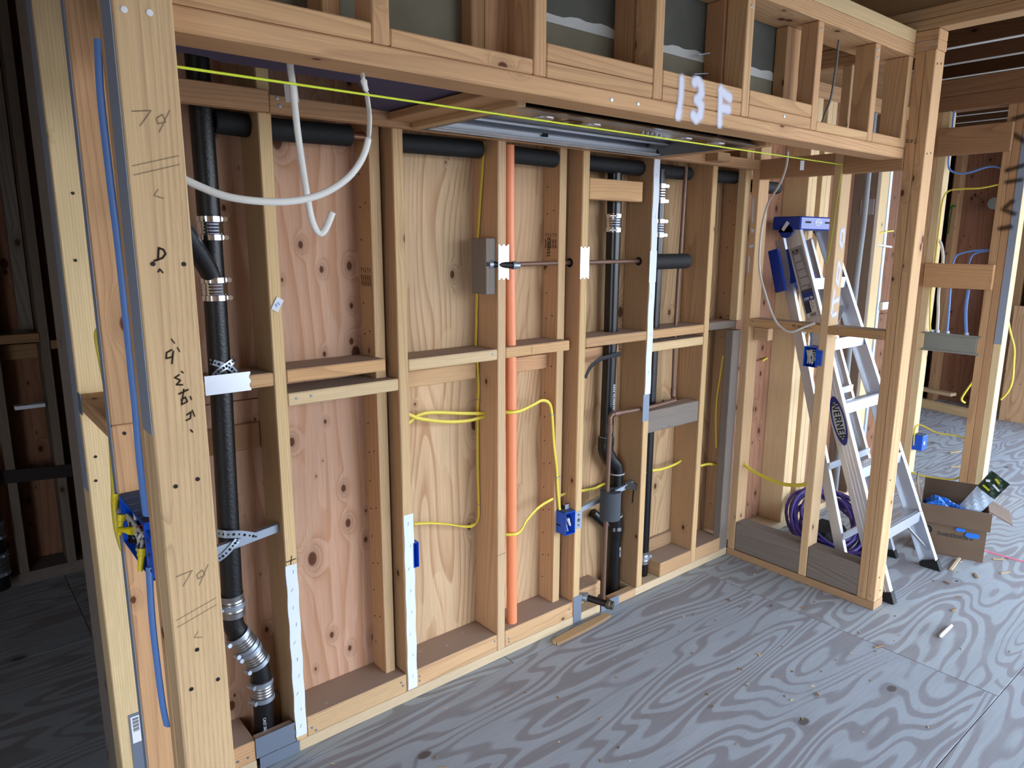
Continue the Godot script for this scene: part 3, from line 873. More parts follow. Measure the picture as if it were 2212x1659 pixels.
func pipes() -> void:
	# cast iron waste stack in the first bay
	var o := thing("waste_stack", "black cast iron waste stack with shiny couplings in the leftmost bay", "pipe", P(-0.15, 0.02, -0.07))
	var s := Shape.new()
	tube(s, [P(-0.141, 2.6, -0.07), P(-0.141, 1.62, -0.07)], 0.030, 24)
	put(o, "upper_pipe", s, M.cast_iron)
	s = Shape.new()
	tube(s, [P(-0.141, 1.62, -0.07), P(-0.1415, 1.46, -0.07)], 0.029, 24)
	tube(s, smooth_path([P(-0.142, 1.485, -0.065), P(-0.165, 1.53, -0.05), P(-0.215, 1.60, -0.01), P(-0.24, 1.64, 0.01)]), 0.026, 20)
	put(o, "wye_fitting", s, M.cast_iron)
	s = Shape.new()
	tube(s, [P(-0.1415, 1.46, -0.07), P(-0.145, 1.16, -0.07), P(-0.160, 0.55, -0.066)], 0.030, 24)
	put(o, "lower_pipe", s, M.cast_iron)
	coupling(o, P(-0.141, 1.628, -0.07), P(0, 1, 0), 0.030, 0.062, P(1, 0, 0.35))
	coupling(o, P(-0.1418, 1.466, -0.07), P(0, 1, 0), 0.030, 0.062, P(1, 0, 0.35))
	coupling(o, P(-0.161, 0.535, -0.066), P(-0.02, 1, 0), 0.030, 0.07, P(-1, 0, 0.2), false, 0)
	s = Shape.new()
	tube(s, smooth_path([P(-0.162, 0.53, -0.066), P(-0.163, 0.475, -0.065), P(-0.150, 0.43, -0.062), P(-0.128, 0.39, -0.058)]), 0.030, 24)
	put(o, "upper_bend", s, M.cast_iron)
	coupling(o, P(-0.141, 0.412, -0.060), P(0.5, -1, 0.06), 0.030, 0.065, P(-1, -0.5, 0.3), false)
	coupling(o, P(-0.113, 0.352, -0.056), P(0.42, -1, 0.05), 0.030, 0.065, P(-1, -0.5, 0.3), false)
	s = Shape.new()
	tube(s, smooth_path([P(-0.128, 0.385, -0.058), P(-0.106, 0.335, -0.054), P(-0.098, 0.28, -0.052), P(-0.0965, 0.22, -0.052)]), 0.030, 24)
	put(o, "lower_bend", s, M.cast_iron)
	coupling(o, P(-0.097, 0.235, -0.052), P(0.02, -1, 0), 0.030, 0.07, P(-1, 0, 0.5), false)
	s = Shape.new()
	tube(s, [P(-0.0968, 0.22, -0.052), P(-0.095, 0.0, -0.06)], 0.030, 24)
	var low := put(o, "tail_pipe", s, M.cast_iron)
	lettering(low, "white_stamp", "CAST IRON", P(-0.107, 0.125, -0.0205), P(0, -1, 0), P(1, 0, 0), 0.012, "print_white")
	# perforated strap and strut that hold the stack
	o = thing("pipe_strut", "short slotted steel strut and perforated strap bracing the cast iron stack", "strut", P(-0.12, 0.7, -0.03))
	s = Shape.new()
	bar(s, P(-0.21, 0.728, -0.028), P(-0.022, 0.752, -0.028), 0.004, 0.022, P(0, 0, 1))
	bar(s, P(-0.21, 0.739, -0.036), P(-0.022, 0.763, -0.036), 0.018, 0.003, P(0, 0, 1))
	bar(s, P(-0.21, 0.717, -0.036), P(-0.022, 0.741, -0.036), 0.018, 0.003, P(0, 0, 1))
	put(o, "strut", s, M.galvanised)
	strap(o, [P(-0.195, 0.775, -0.05), P(-0.175, 0.772, -0.028), P(-0.14, 0.765, -0.022), P(-0.105, 0.751, -0.022), P(-0.088, 0.742, -0.024)], 0.022)
	strap(o, [P(-0.205, 0.705, -0.024), P(-0.185, 0.715, -0.022), P(-0.16, 0.735, -0.022), P(-0.145, 0.748, -0.024)], 0.018)
	o = thing("pipe_strap", "perforated grey strap crossed round the stack above the leftmost block", "strap", P(-0.14, 1.23, -0.03))
	strap(o, [P(-0.172, 1.268, -0.06), P(-0.168, 1.268, -0.042), P(-0.145, 1.258, -0.036), P(-0.125, 1.248, -0.036), P(-0.11, 1.232, -0.04)], 0.016)
	strap(o, [P(-0.11, 1.268, -0.06), P(-0.114, 1.266, -0.044), P(-0.137, 1.255, -0.035), P(-0.155, 1.245, -0.034), P(-0.17, 1.23, -0.04)], 0.016)
	# foam covered water pipe along the top, one sleeve to each bay
	var g := "black foam sleeves along the top of the wall"
	sleeve("pipe_insulation", "short black foam sleeve at the top of the leftmost bay, beside the stack", P(-0.11, 1.905, -0.07), P(-0.022, 1.903, -0.07), 0.031, "foam", g)
	sleeve("pipe_insulation", "black foam sleeve with bare copper at its right end, second bay from the left", P(0.022, 1.900, -0.072), P(0.285, 1.905, -0.072), 0.031, "foam", g)
	sleeve("pipe_insulation", "black foam sleeve at the top of the bay above the big round knot", P(0.428, 1.899, -0.07), P(0.770, 1.904, -0.07), 0.030, "foam", g)
	sleeve("pipe_insulation", "black foam sleeve behind the top of the orange pipe", P(0.835, 1.899, -0.07), P(1.118, 1.897, -0.07), 0.030, "foam", g)
	sleeve("pipe_insulation", "black foam sleeve above the short board, beside the plastic drain pipe", P(1.24, 1.896, -0.07), P(1.605, 1.896, -0.07), 0.030, "foam", g)
	sleeve("pipe_insulation", "black foam sleeve at the top right of the white strip, crossed by copper pipe", P(1.65, 1.896, -0.085), P(1.95, 1.896, -0.085), 0.029, "foam", g)
	sleeve("pipe_insulation", "rightmost black foam sleeve of the alcove, in its corner bay", P(2.055, 1.896, -0.07), P(2.29, 1.898, -0.07), 0.029, "foam", g)
	sleeve("pipe_insulation", "end of a black foam sleeve seen past the right stud wall, behind the ladder", P(2.45, 1.87, -0.09), P(2.70, 1.87, -0.09), 0.03, "foam", g)
	s = Shape.new()
	rod(s, P(0.27, 1.905, -0.072), P(0.333, 1.905, -0.072), 0.013)
	tag(put(self, "copper_pipe", s, M.copper_bright), "bright stub of copper pipe between the foam sleeve and the flat stud", "pipe")
	# orange pipe
	s = Shape.new()
	tube(s, [P(0.8775, 1.925, -0.045), P(0.880, 1.6, -0.045), P(0.888, 1.128, -0.04), P(0.899, 0.09, -0.04)], 0.0205, 20)
	tag(put(self, "orange_pipe", s, M.orange_pipe), "tall orange plastic pipe beside the middle stud", "pipe")
	# plastic drain with its offset
	o = thing("drain_pipe", "black plastic drain pipe with a double bend, left of the white strip", "pipe", P(1.47, 0.05, -0.085))
	s = Shape.new()
	tube(s, [P(1.466, 1.90, -0.085), P(1.468, 1.755, -0.085)], 0.029, 20)
	put(o, "upper_pipe", s, M.plastic_black)
	s = Shape.new()
	tube(s, [P(1.47, 1.755, -0.085), P(1.472, 1.2, -0.085), P(1.466, 0.74, -0.085)], 0.0295, 24)
	var dp := put(o, "drain_run", s, M.plastic_black)
	lettering(dp, "white_print", "VALENCIA PIPE", P(1.474, 0.94, -0.0548), P(0, 1, 0), P(-1, 0, 0), 0.017, "print_white", true)
	s = Shape.new()
	turned(s, P(1.465, 0.765, -0.085), P(0, -1, 0), [[0, 0.0295], [0, 0.035], [0.04, 0.035]], 24)
	tube(s, smooth_path([P(1.465, 0.75, -0.085), P(1.464, 0.705, -0.085), P(1.487, 0.66, -0.082), P(1.522, 0.62, -0.078), P(1.530, 0.585, -0.076)], 7), 0.034, 22)
	put(o, "offset_bend", s, M.plastic_black)
	s = Shape.new()
	tube(s, [P(1.530, 0.59, -0.076), P(1.530, 0.35, -0.076)], 0.0295, 22)
	put(o, "middle_pipe", s, M.plastic_black)
	s = Shape.new()
	turned(s, P(1.530, 0.385, -0.076), P(0, -1, 0), [[0, 0.0295], [0, 0.036], [0.045, 0.036], [0.06, 0.040], [0.11, 0.036], [0.11, 0.03]], 24)
	tube(s, smooth_path([P(1.53, 0.33, -0.08), P(1.50, 0.345, -0.095), P(1.46, 0.38, -0.11), P(1.43, 0.41, -0.12)]), 0.022, 16)
	put(o, "branch_fitting", s, M.plastic_black)
	s = Shape.new()
	tube(s, [P(1.530, 0.285, -0.076), P(1.528, 0.0, -0.076)], 0.0325, 24)
	var tail := put(o, "tail_pipe", s, M.plastic_black)
	lettering(tail, "white_print", "ABS DWV", P(1.535, 0.22, -0.0428), P(0, -1, 0), P(1, 0, 0), 0.012, "print_white")
	for q in [[1.465, 0.763, -0.085, 0.033], [1.530, 0.588, -0.076, 0.036], [1.530, 0.388, -0.076, 0.0335], [1.530, 0.279, -0.076, 0.0345]]:
		s = Shape.new()
		turned(s, P(q[0], float(q[1]), q[2]), P(0, 1, 0), [[-0.003, 0.028], [-0.003, q[3]], [0.003, q[3]], [0.003, 0.028]], 22)
		put(o, "cement_ring", s, M.cement_white)
	coupling(o, P(1.468, 1.672, -0.085), P(0, 1, 0), 0.0295, 0.072, P(-1, 0, 0.9))
	s = Shape.new()   # a loose black strap that holds it
	bar(s, P(1.44, 1.125, -0.05), P(1.50, 1.13, -0.05), 0.002, 0.022, P(0, 0, 1))
	tube(s, smooth_path([P(1.44, 1.125, -0.05), P(1.37, 1.12, -0.045), P(1.31, 1.095, -0.04), P(1.275, 1.055, -0.035)]), 0.002, 6, Color(1, 1, 1), 0.010, P(0, 1, 0))
	put(o, "pipe_strap", s, M.rubber)
	# strut and hanger behind the grey foam
	o = thing("pipe_bracket", "slotted steel bracket and pipe clamp behind the grey foam sleeve", "bracket", P(1.45, 0.49, -0.06))
	s = Shape.new()
	bar(s, P(1.238, 0.475, -0.06), P(1.60, 0.535, -0.045), 0.02, 0.022, P(0, 0, 1))
	bar(s, P(1.238, 0.484, -0.058), P(1.60, 0.544, -0.043), 0.022, 0.003, P(0, 0, 1))
	put(o, "strut", s, M.galvanised)
	s = Shape.new()
	turned(s, P(1.53, 0.50, -0.076), P(0, 1, 0), [[0, 0.03], [0, 0.034], [0.03, 0.034], [0.03, 0.03]], 20)
	bar(s, P(1.545, 0.535, -0.04), P(1.605, 0.52, -0.02), 0.004, 0.03, P(0, 0, 1))
	put(o, "pipe_clamp", s, M.bronze)
	strap(o, [P(1.606, 0.535, -0.03), P(1.6065, 0.50, -0.035), P(1.607, 0.44, -0.04)], 0.016, true)
	# second drain, right of the white strip
	o = thing("drain_pipe", "black pipe close behind the long white strip, mostly hidden by it", "pipe", P(1.74, 0, -0.07))
	s = Shape.new()
	tube(s, [P(1.733, 1.90, -0.075), P(1.737, 1.4, -0.075), P(1.733, 0.0, -0.075)], 0.028, 20)
	put(o, "drain_run", s, M.plastic_black)
	coupling(o, P(1.735, 1.80, -0.075), P(0, 1, 0), 0.028, 0.08, P(1, 0, 0.4))
	coupling(o, P(1.737, 1.655, -0.075), P(0, 1, 0), 0.028, 0.075, P(1, 0, 0.4))
	coupling(o, P(1.733, 0.13, -0.075), P(0, 1, 0), 0.028, 0.06, P(1, 0, 0.4), false, 0)
	# copper
	s = Shape.new()
	tube(s, [P(1.890, 1.92, -0.055), P(1.885, 1.545, -0.058)], 0.0085, 14)
	tube(s, [P(1.880, 1.48, -0.058), P(1.877, 1.2, -0.06), P(1.884, 0.905, -0.06)], 0.0085, 14)
	tube(s, smooth_path([P(1.884, 0.93, -0.06), P(1.884, 0.893, -0.058), P(1.880, 0.882, -0.05), P(1.862, 0.879, -0.035)]), 0.0115, 14)
	tag(put(self, "copper_pipe", s, M.copper), "brown copper riser in the bay right of the white strip", "pipe")
	s = Shape.new()
	tube(s, smooth_path([P(1.87, 0.879, -0.035), P(1.66, 0.878, -0.02), P(1.46, 0.884, -0.015), P(1.42, 0.884, -0.012), P(1.403, 0.877, -0.008), P(1.400, 0.85, -0.006), P(1.398, 0.66, -0.006), P(1.394, 0.35, -0.006), P(1.392, 0.04, -0.006)]), 0.0095, 14)
	for q in [[P(1.45, 0.884, -0.015), P(1, 0, 0)], [P(1.3995, 0.83, -0.006), P(0, 1, 0)]]:
		turned(s, q[0] - q[1] * 0.02, q[1], [[0, 0.0095], [0, 0.0125], [0.035, 0.0125], [0.035, 0.0095]], 14)
	tag(put(self, "copper_pipe", s, M.copper), "thin copper pipe that turns down in front of the black drain to the floor", "pipe")
	s = Shape.new()
	tube(s, [P(0.862, 1.513, -0.018), P(0.95, 1.515, -0.06), P(1.20, 1.517, -0.06)], 0.0085, 14)
	tube(s, [P(1.2388, 1.516, -0.06), P(1.606, 1.517, -0.06)], 0.0085, 14)
	tag(put(self, "copper_pipe", s, M.copper), "level copper pipe through the studs to the stub with the hex end", "pipe")
	for q in [[1.199, -1], [1.605, -1]]:
		s = Shape.new()
		turned(s, P(q[0], 1.516, -0.06), P(q[1], 0, 0), [[0, 0.018], [0.0012, 0.018], [0.0012, 0.0]], 16)
		var hole := put(self, "bored_hole", s, M.felt_black)
		tag(hole, "dark bored hole round the level copper pipe, in the %s stud" % ["darker right", "fourth"][0 if q[0] > 1.4 else 1], "hole", "holes bored for the copper pipe")
	o = thing("pipe_stub", "dark stub pipe with wall flange, nut and hex cap on the scrap block", "pipe stub", P(0.82, 1.5, 0.01))
	s = Shape.new()
	turned(s, P(0.7545, 1.519, -0.022), P(1, 0, 0.16), [[0, 0], [0, 0.014], [0.006, 0.014], [0.010, 0.010], [0.016, 0.010]], 16)
	bar(s, P(0.757, 1.487, -0.022), P(0.757, 1.551, -0.022), 0.004, 0.018, P(1, 0, 0))
	put(o, "wall_flange", s, M.bronze)
	s = Shape.new()
	turned(s, P(0.768, 1.518, -0.018), P(1, 0, 0.3), [[0, 0.0], [0, 0.016], [0.014, 0.016], [0.014, 0]], 6)
	put(o, "nut", s, M.galvanised)
	s = Shape.new()
	rod(s, P(0.775, 1.518, -0.016), P(0.862, 1.514, 0.008), 0.0115)
	put(o, "stub_pipe", s, M.bronze)
	s = Shape.new()
	turned(s, P(0.855, 1.5145, 0.006), P(1, -0.04, 0.28), [[0, 0.0], [0, 0.016], [0.010, 0.0165], [0.010, 0.013], [0.026, 0.012], [0.026, 0]], 6)
	put(o, "hex_cap", s, M.galvanised)
	sleeve("pipe_insulation", "black foam sleeve on the copper pipe, halfway up, right of the white strip", P(1.648, 1.513, -0.035), P(1.90, 1.514, -0.035), 0.033, "foam")
	s = Shape.new()
	for k in 22:   # a split grey foam tube seen from above
		var a0 := TAU * (0.12 + 0.83 * k / 22.0)
		var a1 := TAU * (0.12 + 0.83 * (k + 1) / 22.0)
		var c := P(1.412, 0, 0.0)
		var e0 := P(cos(a0), 0, sin(a0))
		var e1 := P(cos(a1), 0, sin(a1))
		for q in [[0.045, 1.0], [0.016, -1.0]]:
			var r: float = q[0]
			s.quad(c + e0 * r + P(0, 0.427, 0), c + e1 * r + P(0, 0.427, 0), c + e1 * r + P(0, 0.552, 0), c + e0 * r + P(0, 0.552, 0), (e0 + e1).normalized() * q[1], V(0, 0), V(1, 0), V(1, 1), V(0, 1), Color(1, 1, 1))
		for y in [0.427, 0.552]:
			s.face(c + e0 * 0.016 + P(0, y, 0), c + e1 * 0.016 + P(0, y, 0), c + e1 * 0.045 + P(0, y, 0), c + e0 * 0.045 + P(0, y, 0), P(0, 1 if y > 0.5 else -1, 0), Color(1, 1, 1))
	tag(put(self, "pipe_insulation", s, M.foam_grey), "short split grey foam tube on the thin copper pipe, right of the blue box", "pipe insulation")
	# the capped water pipe that comes out at the floor
	o = thing("capped_pipe", "old brass elbow and capped pipe poking out at floor level", "pipe stub", P(1.33, 0.06, 0.02))
	s = Shape.new()
	tube(s, smooth_path([P(1.262, 0.01, -0.05), P(1.262, 0.06, -0.05), P(1.275, 0.085, -0.042), P(1.30, 0.088, -0.02)]), 0.019, 16)
	turned(s, P(1.295, 0.088, -0.024), P(0.45, -0.05, 0.8), [[0, 0.0], [0, 0.022], [0.014, 0.022], [0.014, 0.0]], 16)
	put(o, "elbow", s, M.galvanised)
	s = Shape.new()
	rod(s, P(1.298, 0.087, -0.018), P(1.352, 0.072, 0.078), 0.0145)
	put(o, "stub_pipe", s, M.bronze)
	s = Shape.new()
	turned(s, P(1.342, 0.0755, 0.06), P(0.48, -0.14, 0.86), [[0, 0.0], [0, 0.020], [0.012, 0.021], [0.016, 0.0185], [0.030, 0.0185], [0.032, 0.016], [0.032, 0]], 18)
	put(o, "cap", s, M.brass_dull)
	# pipes beyond the right stud wall
	s = Shape.new()
	tube(s, [P(3.428, 2.3, 0.03), P(3.428, 1.7, 0.03), P(3.41, 1.4, 0.03), P(3.40, 0.0, 0.03)], 0.017, 14)
	tag(put(self, "conduit", s, M.conduit_grey), "smooth grey conduit behind the ladder", "conduit")
	s = Shape.new()
	var fp := []
	for i in 120:
		var y := 2.3 - 2.2 * i / 119.0
		fp.append(P(3.80 + 0.006 * sin(y * 2.0), y, -0.01))
	tube(s, fp, 0.017, 10)
	tag(put(self, "conduit", s, M.galvanised), "shiny flexible metal conduit right of the pale post, behind the ladder", "conduit")
	# the old waste pipe in the dark room at the far left
	o = thing("waste_pipe", "old cast iron pipe in the dark room at far left, at its floor", "pipe", P(-0.66, 0, -1.8))
	s = Shape.new()
	rod(s, P(-0.655, 0.05, -1.80), P(-0.655, 0.65, -1.80), 0.05, 20)
	put(o, "pipe", s, M.cast_iron)
	coupling(o, P(-0.655, 0.17, -1.80), P(0, 1, 0), 0.05, 0.11, P(1, 0, 1), false)
	coupling(o, P(-0.655, 0.33, -1.80), P(0, 1, 0), 0.05, 0.08, P(1, 0, 1), false)
	s = Shape.new()
	bar(s, P(-0.66, 0.545, -1.875), P(-0.28, 0.515, -1.875), 0.012, 0.06, P(0, 0, 1))
	tag(put(self, "steel_bar", s, M.bronze), "flat rusty steel bar across the dark stud at far left", "bar")
	s = Shape.new()
	box(s, P(-0.50, 0.845, -1.88), P(-0.385, 0.862, -1.84), 0, 0.001)
	tag(put(self, "measuring_stick", s, M.paper_white), "white striped stick across the dark studs at far left", "stick")
	s = Shape.new()
	for i in 14:
		turned(s, P(-0.475 + i * 0.0045, 1.195, -1.86), P(1, 0, 0), [[0, 0.008], [0.0025, 0.008]], 10)
	tag(put(self, "spring", s, M.stainless), "small shiny coil lying on the dark block at far left", "spring")

func strap(parent: Node, pts: Array, width: float, dark := false) -> void:
	var path := smooth_path(pts, 5)
	var s := Shape.new()
	var up := P(0, 1, 0)
	var lefts := []
	for i in path.size():
		var d: Vector3 = (path[mini(i + 1, path.size() - 1)] - path[maxi(i - 1, 0)]).normalized()
		var out := P(0, 0, 1) if absf(d.z) < 0.9 else P(1, 0, 0)
		if absf(d.y) > 0.8 and not dark: out = P(0, 0, 1)
		lefts.append(d.cross(out).normalized() * width * 0.5)
	for i in path.size() - 1:
		var a: Vector3 = path[i]
		var b: Vector3 = path[i + 1]
		s.face(a - lefts[i], b - lefts[i + 1], b + lefts[i + 1], a + lefts[i], P(0, 0, 1), Color(1, 1, 1))
		s.face(a - lefts[i] - P(0, 0, 0.001), b - lefts[i + 1] - P(0, 0, 0.001), b + lefts[i + 1] - P(0, 0, 0.001), a + lefts[i] - P(0, 0, 0.001), P(0, 0, -1), Color(1, 1, 1))
	var o := put(parent, "perforated_strap", s, M.bronze if dark else M.galvanised)
	s = Shape.new()
	var n := path.size()
	for i in range(2, n - 1, 2):
		turned(s, path[i] + P(0, 0, 0.0004), P(0, 0, 1), [[0, 0.0042 if i % 4 == 0 else 0.003], [0.0003, 0.0042 if i % 4 == 0 else 0.003], [0.0003, 0]], 8)
	if s.v.size(): put(o, "strap_hole", s, M.felt_black if not dark else M.brass_dull)

# ---------------------------------------------------------------- cables
func cable(called: String, label: String, pts: Array, m: String, ra := 0.0065, rb := 0.0035, hint := Vector3(0, 0, 1), group := "", category := "cable") -> MeshInstance3D:
	var s := Shape.new()
	tube(s, smooth_path(pts, 8), ra, 10, Color(1, 1, 1), rb, hint)
	var o := put(self, called, s, M[m])
	tag(o, label, category, group)
	return o

func staple(at: Vector3, along: Vector3, out: Vector3, where: String) -> void:
	var s := Shape.new()
	var x := along.cross(out).normalized()
	tube(s, [at - x * 0.011 - out * 0.004, at - x * 0.011 + out * 0.006, at + x * 0.011 + out * 0.006, at + x * 0.011 - out * 0.004], 0.0014, 6)
	tag(put(self, "cable_staple", s, M.galvanised), "small metal staple " + where, "staple", "cable staples")

func wires() -> void:
	var C := P(1, 0, 0)
	cable("yellow_cable", "yellow flat cable hanging down the side of the middle stud above the blocks", [P(0.7875, 1.93, -0.066), P(0.787, 1.834, -0.078), P(0.787, 1.6, -0.105), P(0.787, 1.417, -0.112), P(0.785, 1.21, -0.118)], "yellow_jacket", 0.0065, 0.0035, C)
	cable("yellow_cable", "yellow flat cable that comes out below the block and turns left to the white strip", [P(0.770, 1.19, -0.09), P(0.783, 1.13, -0.105), P(0.787, 1.06, -0.105), P(0.7865, 0.98, -0.11), P(0.7865, 0.78, -0.112), P(0.787, 0.60, -0.108), P(0.782, 0.552, -0.106), P(0.755, 0.535, -0.098), P(0.70, 0.548, -0.088), P(0.60, 0.588, -0.08), P(0.50, 0.618, -0.07), P(0.422, 0.63, -0.06)], "yellow_jacket", 0.0065, 0.0035, C)
	cable("yellow_cable", "upper of the two level yellow cables between the second and third studs", [P(0.43, 0.965, -0.07), P(0.478, 0.993, -0.078), P(0.512, 1.008, -0.08), P(0.57, 1.008, -0.082), P(0.70, 0.985, -0.082), P(0.80, 0.970, -0.08)], "yellow_jacket", 0.0035, 0.0065, P(0, 1, 0))
	cable("yellow_cable", "lower of the two level yellow cables between the second and third studs", [P(0.43, 1.04, -0.06), P(0.476, 1.013, -0.07), P(0.515, 0.995, -0.075), P(0.616, 0.968, -0.078), P(0.715, 0.955, -0.08), P(0.80, 0.958, -0.08)], "yellow_jacket", 0.0035, 0.0065, P(0, 1, 0))
	cable("yellow_cable", "yellow cable that crosses the orange pipe and drops into the blue box", [P(0.83, 0.98, -0.055), P(0.87, 0.975, -0.016), P(0.92, 0.975, -0.016), P(1.0, 0.981, -0.04), P(1.048, 0.991, -0.043), P(1.085, 0.975, -0.042), P(1.102, 0.93, -0.043), P(1.116, 0.80, -0.043), P(1.134, 0.70, -0.044), P(1.142, 0.60, -0.043), P(1.152, 0.515, -0.04)], "yellow_jacket", 0.0065, 0.0035)
	cable("yellow_cable", "yellow cable rising from low on the orange pipe to the stud above the blue box", [P(0.83, 0.495, -0.05), P(0.885, 0.490, -0.014), P(0.935, 0.488, -0.03), P(0.985, 0.508, -0.055), P(1.045, 0.542, -0.06), P(1.11, 0.562, -0.058), P(1.205, 0.572, -0.06)], "yellow_jacket", 0.0035, 0.0065, P(0, 1, 0))
	cable("yellow_cable", "level yellow cable behind the grey foam tube", [P(1.236, 0.552, -0.10), P(1.33, 0.543, -0.095), P(1.41, 0.536, -0.095), P(1.48, 0.530, -0.118), P(1.60, 0.535, -0.122)], "yellow_jacket", 0.0035, 0.0065, P(0, 1, 0))
	cable("yellow_cable", "short yellow cable in the bay right of the white strip, low down", [P(1.65, 0.562, -0.045), P(1.76, 0.551, -0.07), P(1.845, 0.541, -0.072), P(1.955, 0.538, -0.085), P(2.015, 0.545, -0.09)], "yellow_jacket", 0.0035, 0.0065, P(0, 1, 0))
	cable("yellow_cable", "short yellow cable in the corner bay of the alcove", [P(2.048, 0.52, -0.06), P(2.14, 0.498, -0.07), P(2.215, 0.492, -0.072), P(2.30, 0.47, -0.075)], "yellow_jacket", 0.0035, 0.0065, P(0, 1, 0))
	cable("yellow_cable", "thin yellow cable down the flat stud of the corner bay", [P(2.298, 1.04, -0.08), P(2.296, 0.92, -0.09), P(2.295, 0.80, -0.10), P(2.296, 0.66, -0.095), P(2.297, 0.56, -0.085)], "yellow_jacket", 0.005, 0.003, C)
	cable("yellow_cable", "scrap of yellow cable beside the second stud, above the level block", [P(0.4285, 1.28, -0.02), P(0.430, 1.255, -0.03), P(0.433, 1.21, -0.05), P(0.434, 1.18, -0.06), P(0.432, 1.12, -0.05)], "yellow_jacket", 0.0065, 0.0035, C)
	cable("yellow_cable", "pair of yellow cables sagging behind the right stud wall, low down", [P(2.36, 0.492, 0.042), P(2.362, 0.470, 0.08), P(2.365, 0.452, 0.15), P(2.365, 0.442, 0.25), P(2.362, 0.460, 0.34), P(2.36, 0.49, 0.396)], "yellow_jacket", 0.006, 0.009, P(0, 1, 0))
	cable("yellow_cable", "short yellow cable on the brown panel behind the right stud wall", [P(2.70, 0.97, -0.10), P(2.78, 0.972, -0.125), P(2.82, 0.965, -0.145)], "yellow_jacket", 0.0035, 0.006, P(0, 1, 0))
	staple(P(0.787, 1.52, -0.108), P(0, 1, 0), P(-1, 0, 0), "on the hanging yellow cable, at the scrap block")
	staple(P(0.7865, 1.02, -0.105), P(0, 1, 0), P(-1, 0, 0), "on the yellow cable just above the two level cables")
	staple(P(0.7865, 0.61, -0.108), P(0, 1, 0), P(-1, 0, 0), "on the yellow cable above its lower left turn")
	staple(P(1.100, 0.925, -0.043), P(0, 1, 0), P(0, 0, 1), "on the yellow cable above the blue box, upper of two")
	staple(P(1.140, 0.66, -0.043), P(0, 1, 0), P(0, 0, 1), "on the yellow cable just above the blue box")
	staple(P(2.295, 0.84, -0.098), P(0, 1, 0), P(-1, 0, 0), "on the thin yellow cable of the corner bay")
	cable("yellow_cable", "short yellow cable from a hole in the pale post behind the ladder", [P(3.695, 1.655, -0.01), P(3.74, 1.658, 0.006), P(3.80, 1.664, 0.008), P(3.90, 1.67, 0.0)], "yellow_jacket", 0.005, 0.005)
	cable("white_cable", "short white cable from a hole in the pale post behind the ladder", [P(3.70, 1.585, -0.01), P(3.74, 1.582, 0.006), P(3.80, 1.577, 0.008), P(3.90, 1.572, 0.0)], "white_jacket", 0.007, 0.005)
	# left stud wall
	cable("blue_cable", "blue flat cable down the big left post to the top of the four gang box", [P(-0.507, 1.90, 0.650), P(-0.511, 1.82, 0.648), P(-0.510, 1.70, 0.648), P(-0.508, 1.60, 0.647), P(-0.507, 1.50, 0.646), P(-0.507, 1.38, 0.645), P(-0.506, 1.32, 0.642), P(-0.506, 1.22, 0.634), P(-0.500, 1.11, 0.61)], "blue_jacket", 0.004, 0.008, P(0.5, 0, 1))
	cable("blue_cable", "blue flat cable below the four gang box, running down the left post", [P(-0.508, 1.02, 0.632), P(-0.514, 0.93, 0.645), P(-0.514, 0.85, 0.647), P(-0.512, 0.76, 0.647), P(-0.506, 0.70, 0.635)], "blue_jacket", 0.004, 0.008, P(0.5, 0, 1))
	cable("yellow_cable", "bent loop of yellow cable on the left stud wall above its block", [P(-0.485, 1.30, 0.345), P(-0.492, 1.38, 0.345), P(-0.497, 1.415, 0.345), P(-0.502, 1.42, 0.345), P(-0.505, 1.40, 0.343), P(-0.501, 1.337, 0.345), P(-0.495, 1.235, 0.35)], "yellow_jacket", 0.0035, 0.0075)
	cable("yellow_cable", "yellow cables dropping to the four gang box on the left stud wall", [P(-0.499, 1.20, 0.354), P(-0.501, 1.15, 0.354), P(-0.504, 1.09, 0.353), P(-0.508, 1.05, 0.356), P(-0.508, 1.0, 0.362), P(-0.503, 0.96, 0.372)], "yellow_jacket", 0.006, 0.011)
	cable("grey_cable", "pale cable slanting across the top of the left stud wall", [P(-0.47, 2.16, 0.42), P(-0.487, 2.07, 0.52), P(-0.498, 1.99, 0.63), P(-0.50, 1.95, 0.66)], "grey_jacket", 0.004, 0.004)
	# white cable that hangs from the soffit
	cable("white_cable", "straight white cable hanging from the soffit with a cut hooked end", [P(-0.138, 2.03, 0.50), P(-0.136, 1.944, 0.50), P(-0.133, 1.909, 0.50), P(-0.127, 1.811, 0.50), P(-0.114, 1.69, 0.50), P(-0.104, 1.635, 0.50), P(-0.090, 1.613, 0.50), P(-0.076, 1.622, 0.50), P(-0.058, 1.657, 0.50)], "white_jacket", 0.0076, 0.0040, P(0, 0.3, 1))
	cable("white_cable", "white cable sweeping in a wide loop from the soffit to the left post", [P(-0.034, 2.02, 0.58), P(-0.029, 1.925, 0.60), P(-0.021, 1.89, 0.60), P(-0.016, 1.838, 0.60), P(-0.027, 1.78, 0.60), P(-0.060, 1.731, 0.60), P(-0.112, 1.695, 0.60), P(-0.171, 1.675, 0.60), P(-0.236, 1.669, 0.60), P(-0.305, 1.674, 0.60), P(-0.352, 1.688, 0.60), P(-0.40, 1.71, 0.60), P(-0.43, 1.73, 0.60)], "white_jacket", 0.0040, 0.0072, P(0, 1, 0))
	cable("grey_cable", "grey cable inside the soffit framing near its right end", [P(1.868, 2.33, 0.60), P(1.866, 2.25, 0.60), P(1.862, 2.206, 0.60), P(1.847, 2.11, 0.60), P(1.815, 2.05, 0.60), P(1.785, 1.99, 0.60)], "grey_jacket", 0.004, 0.004)
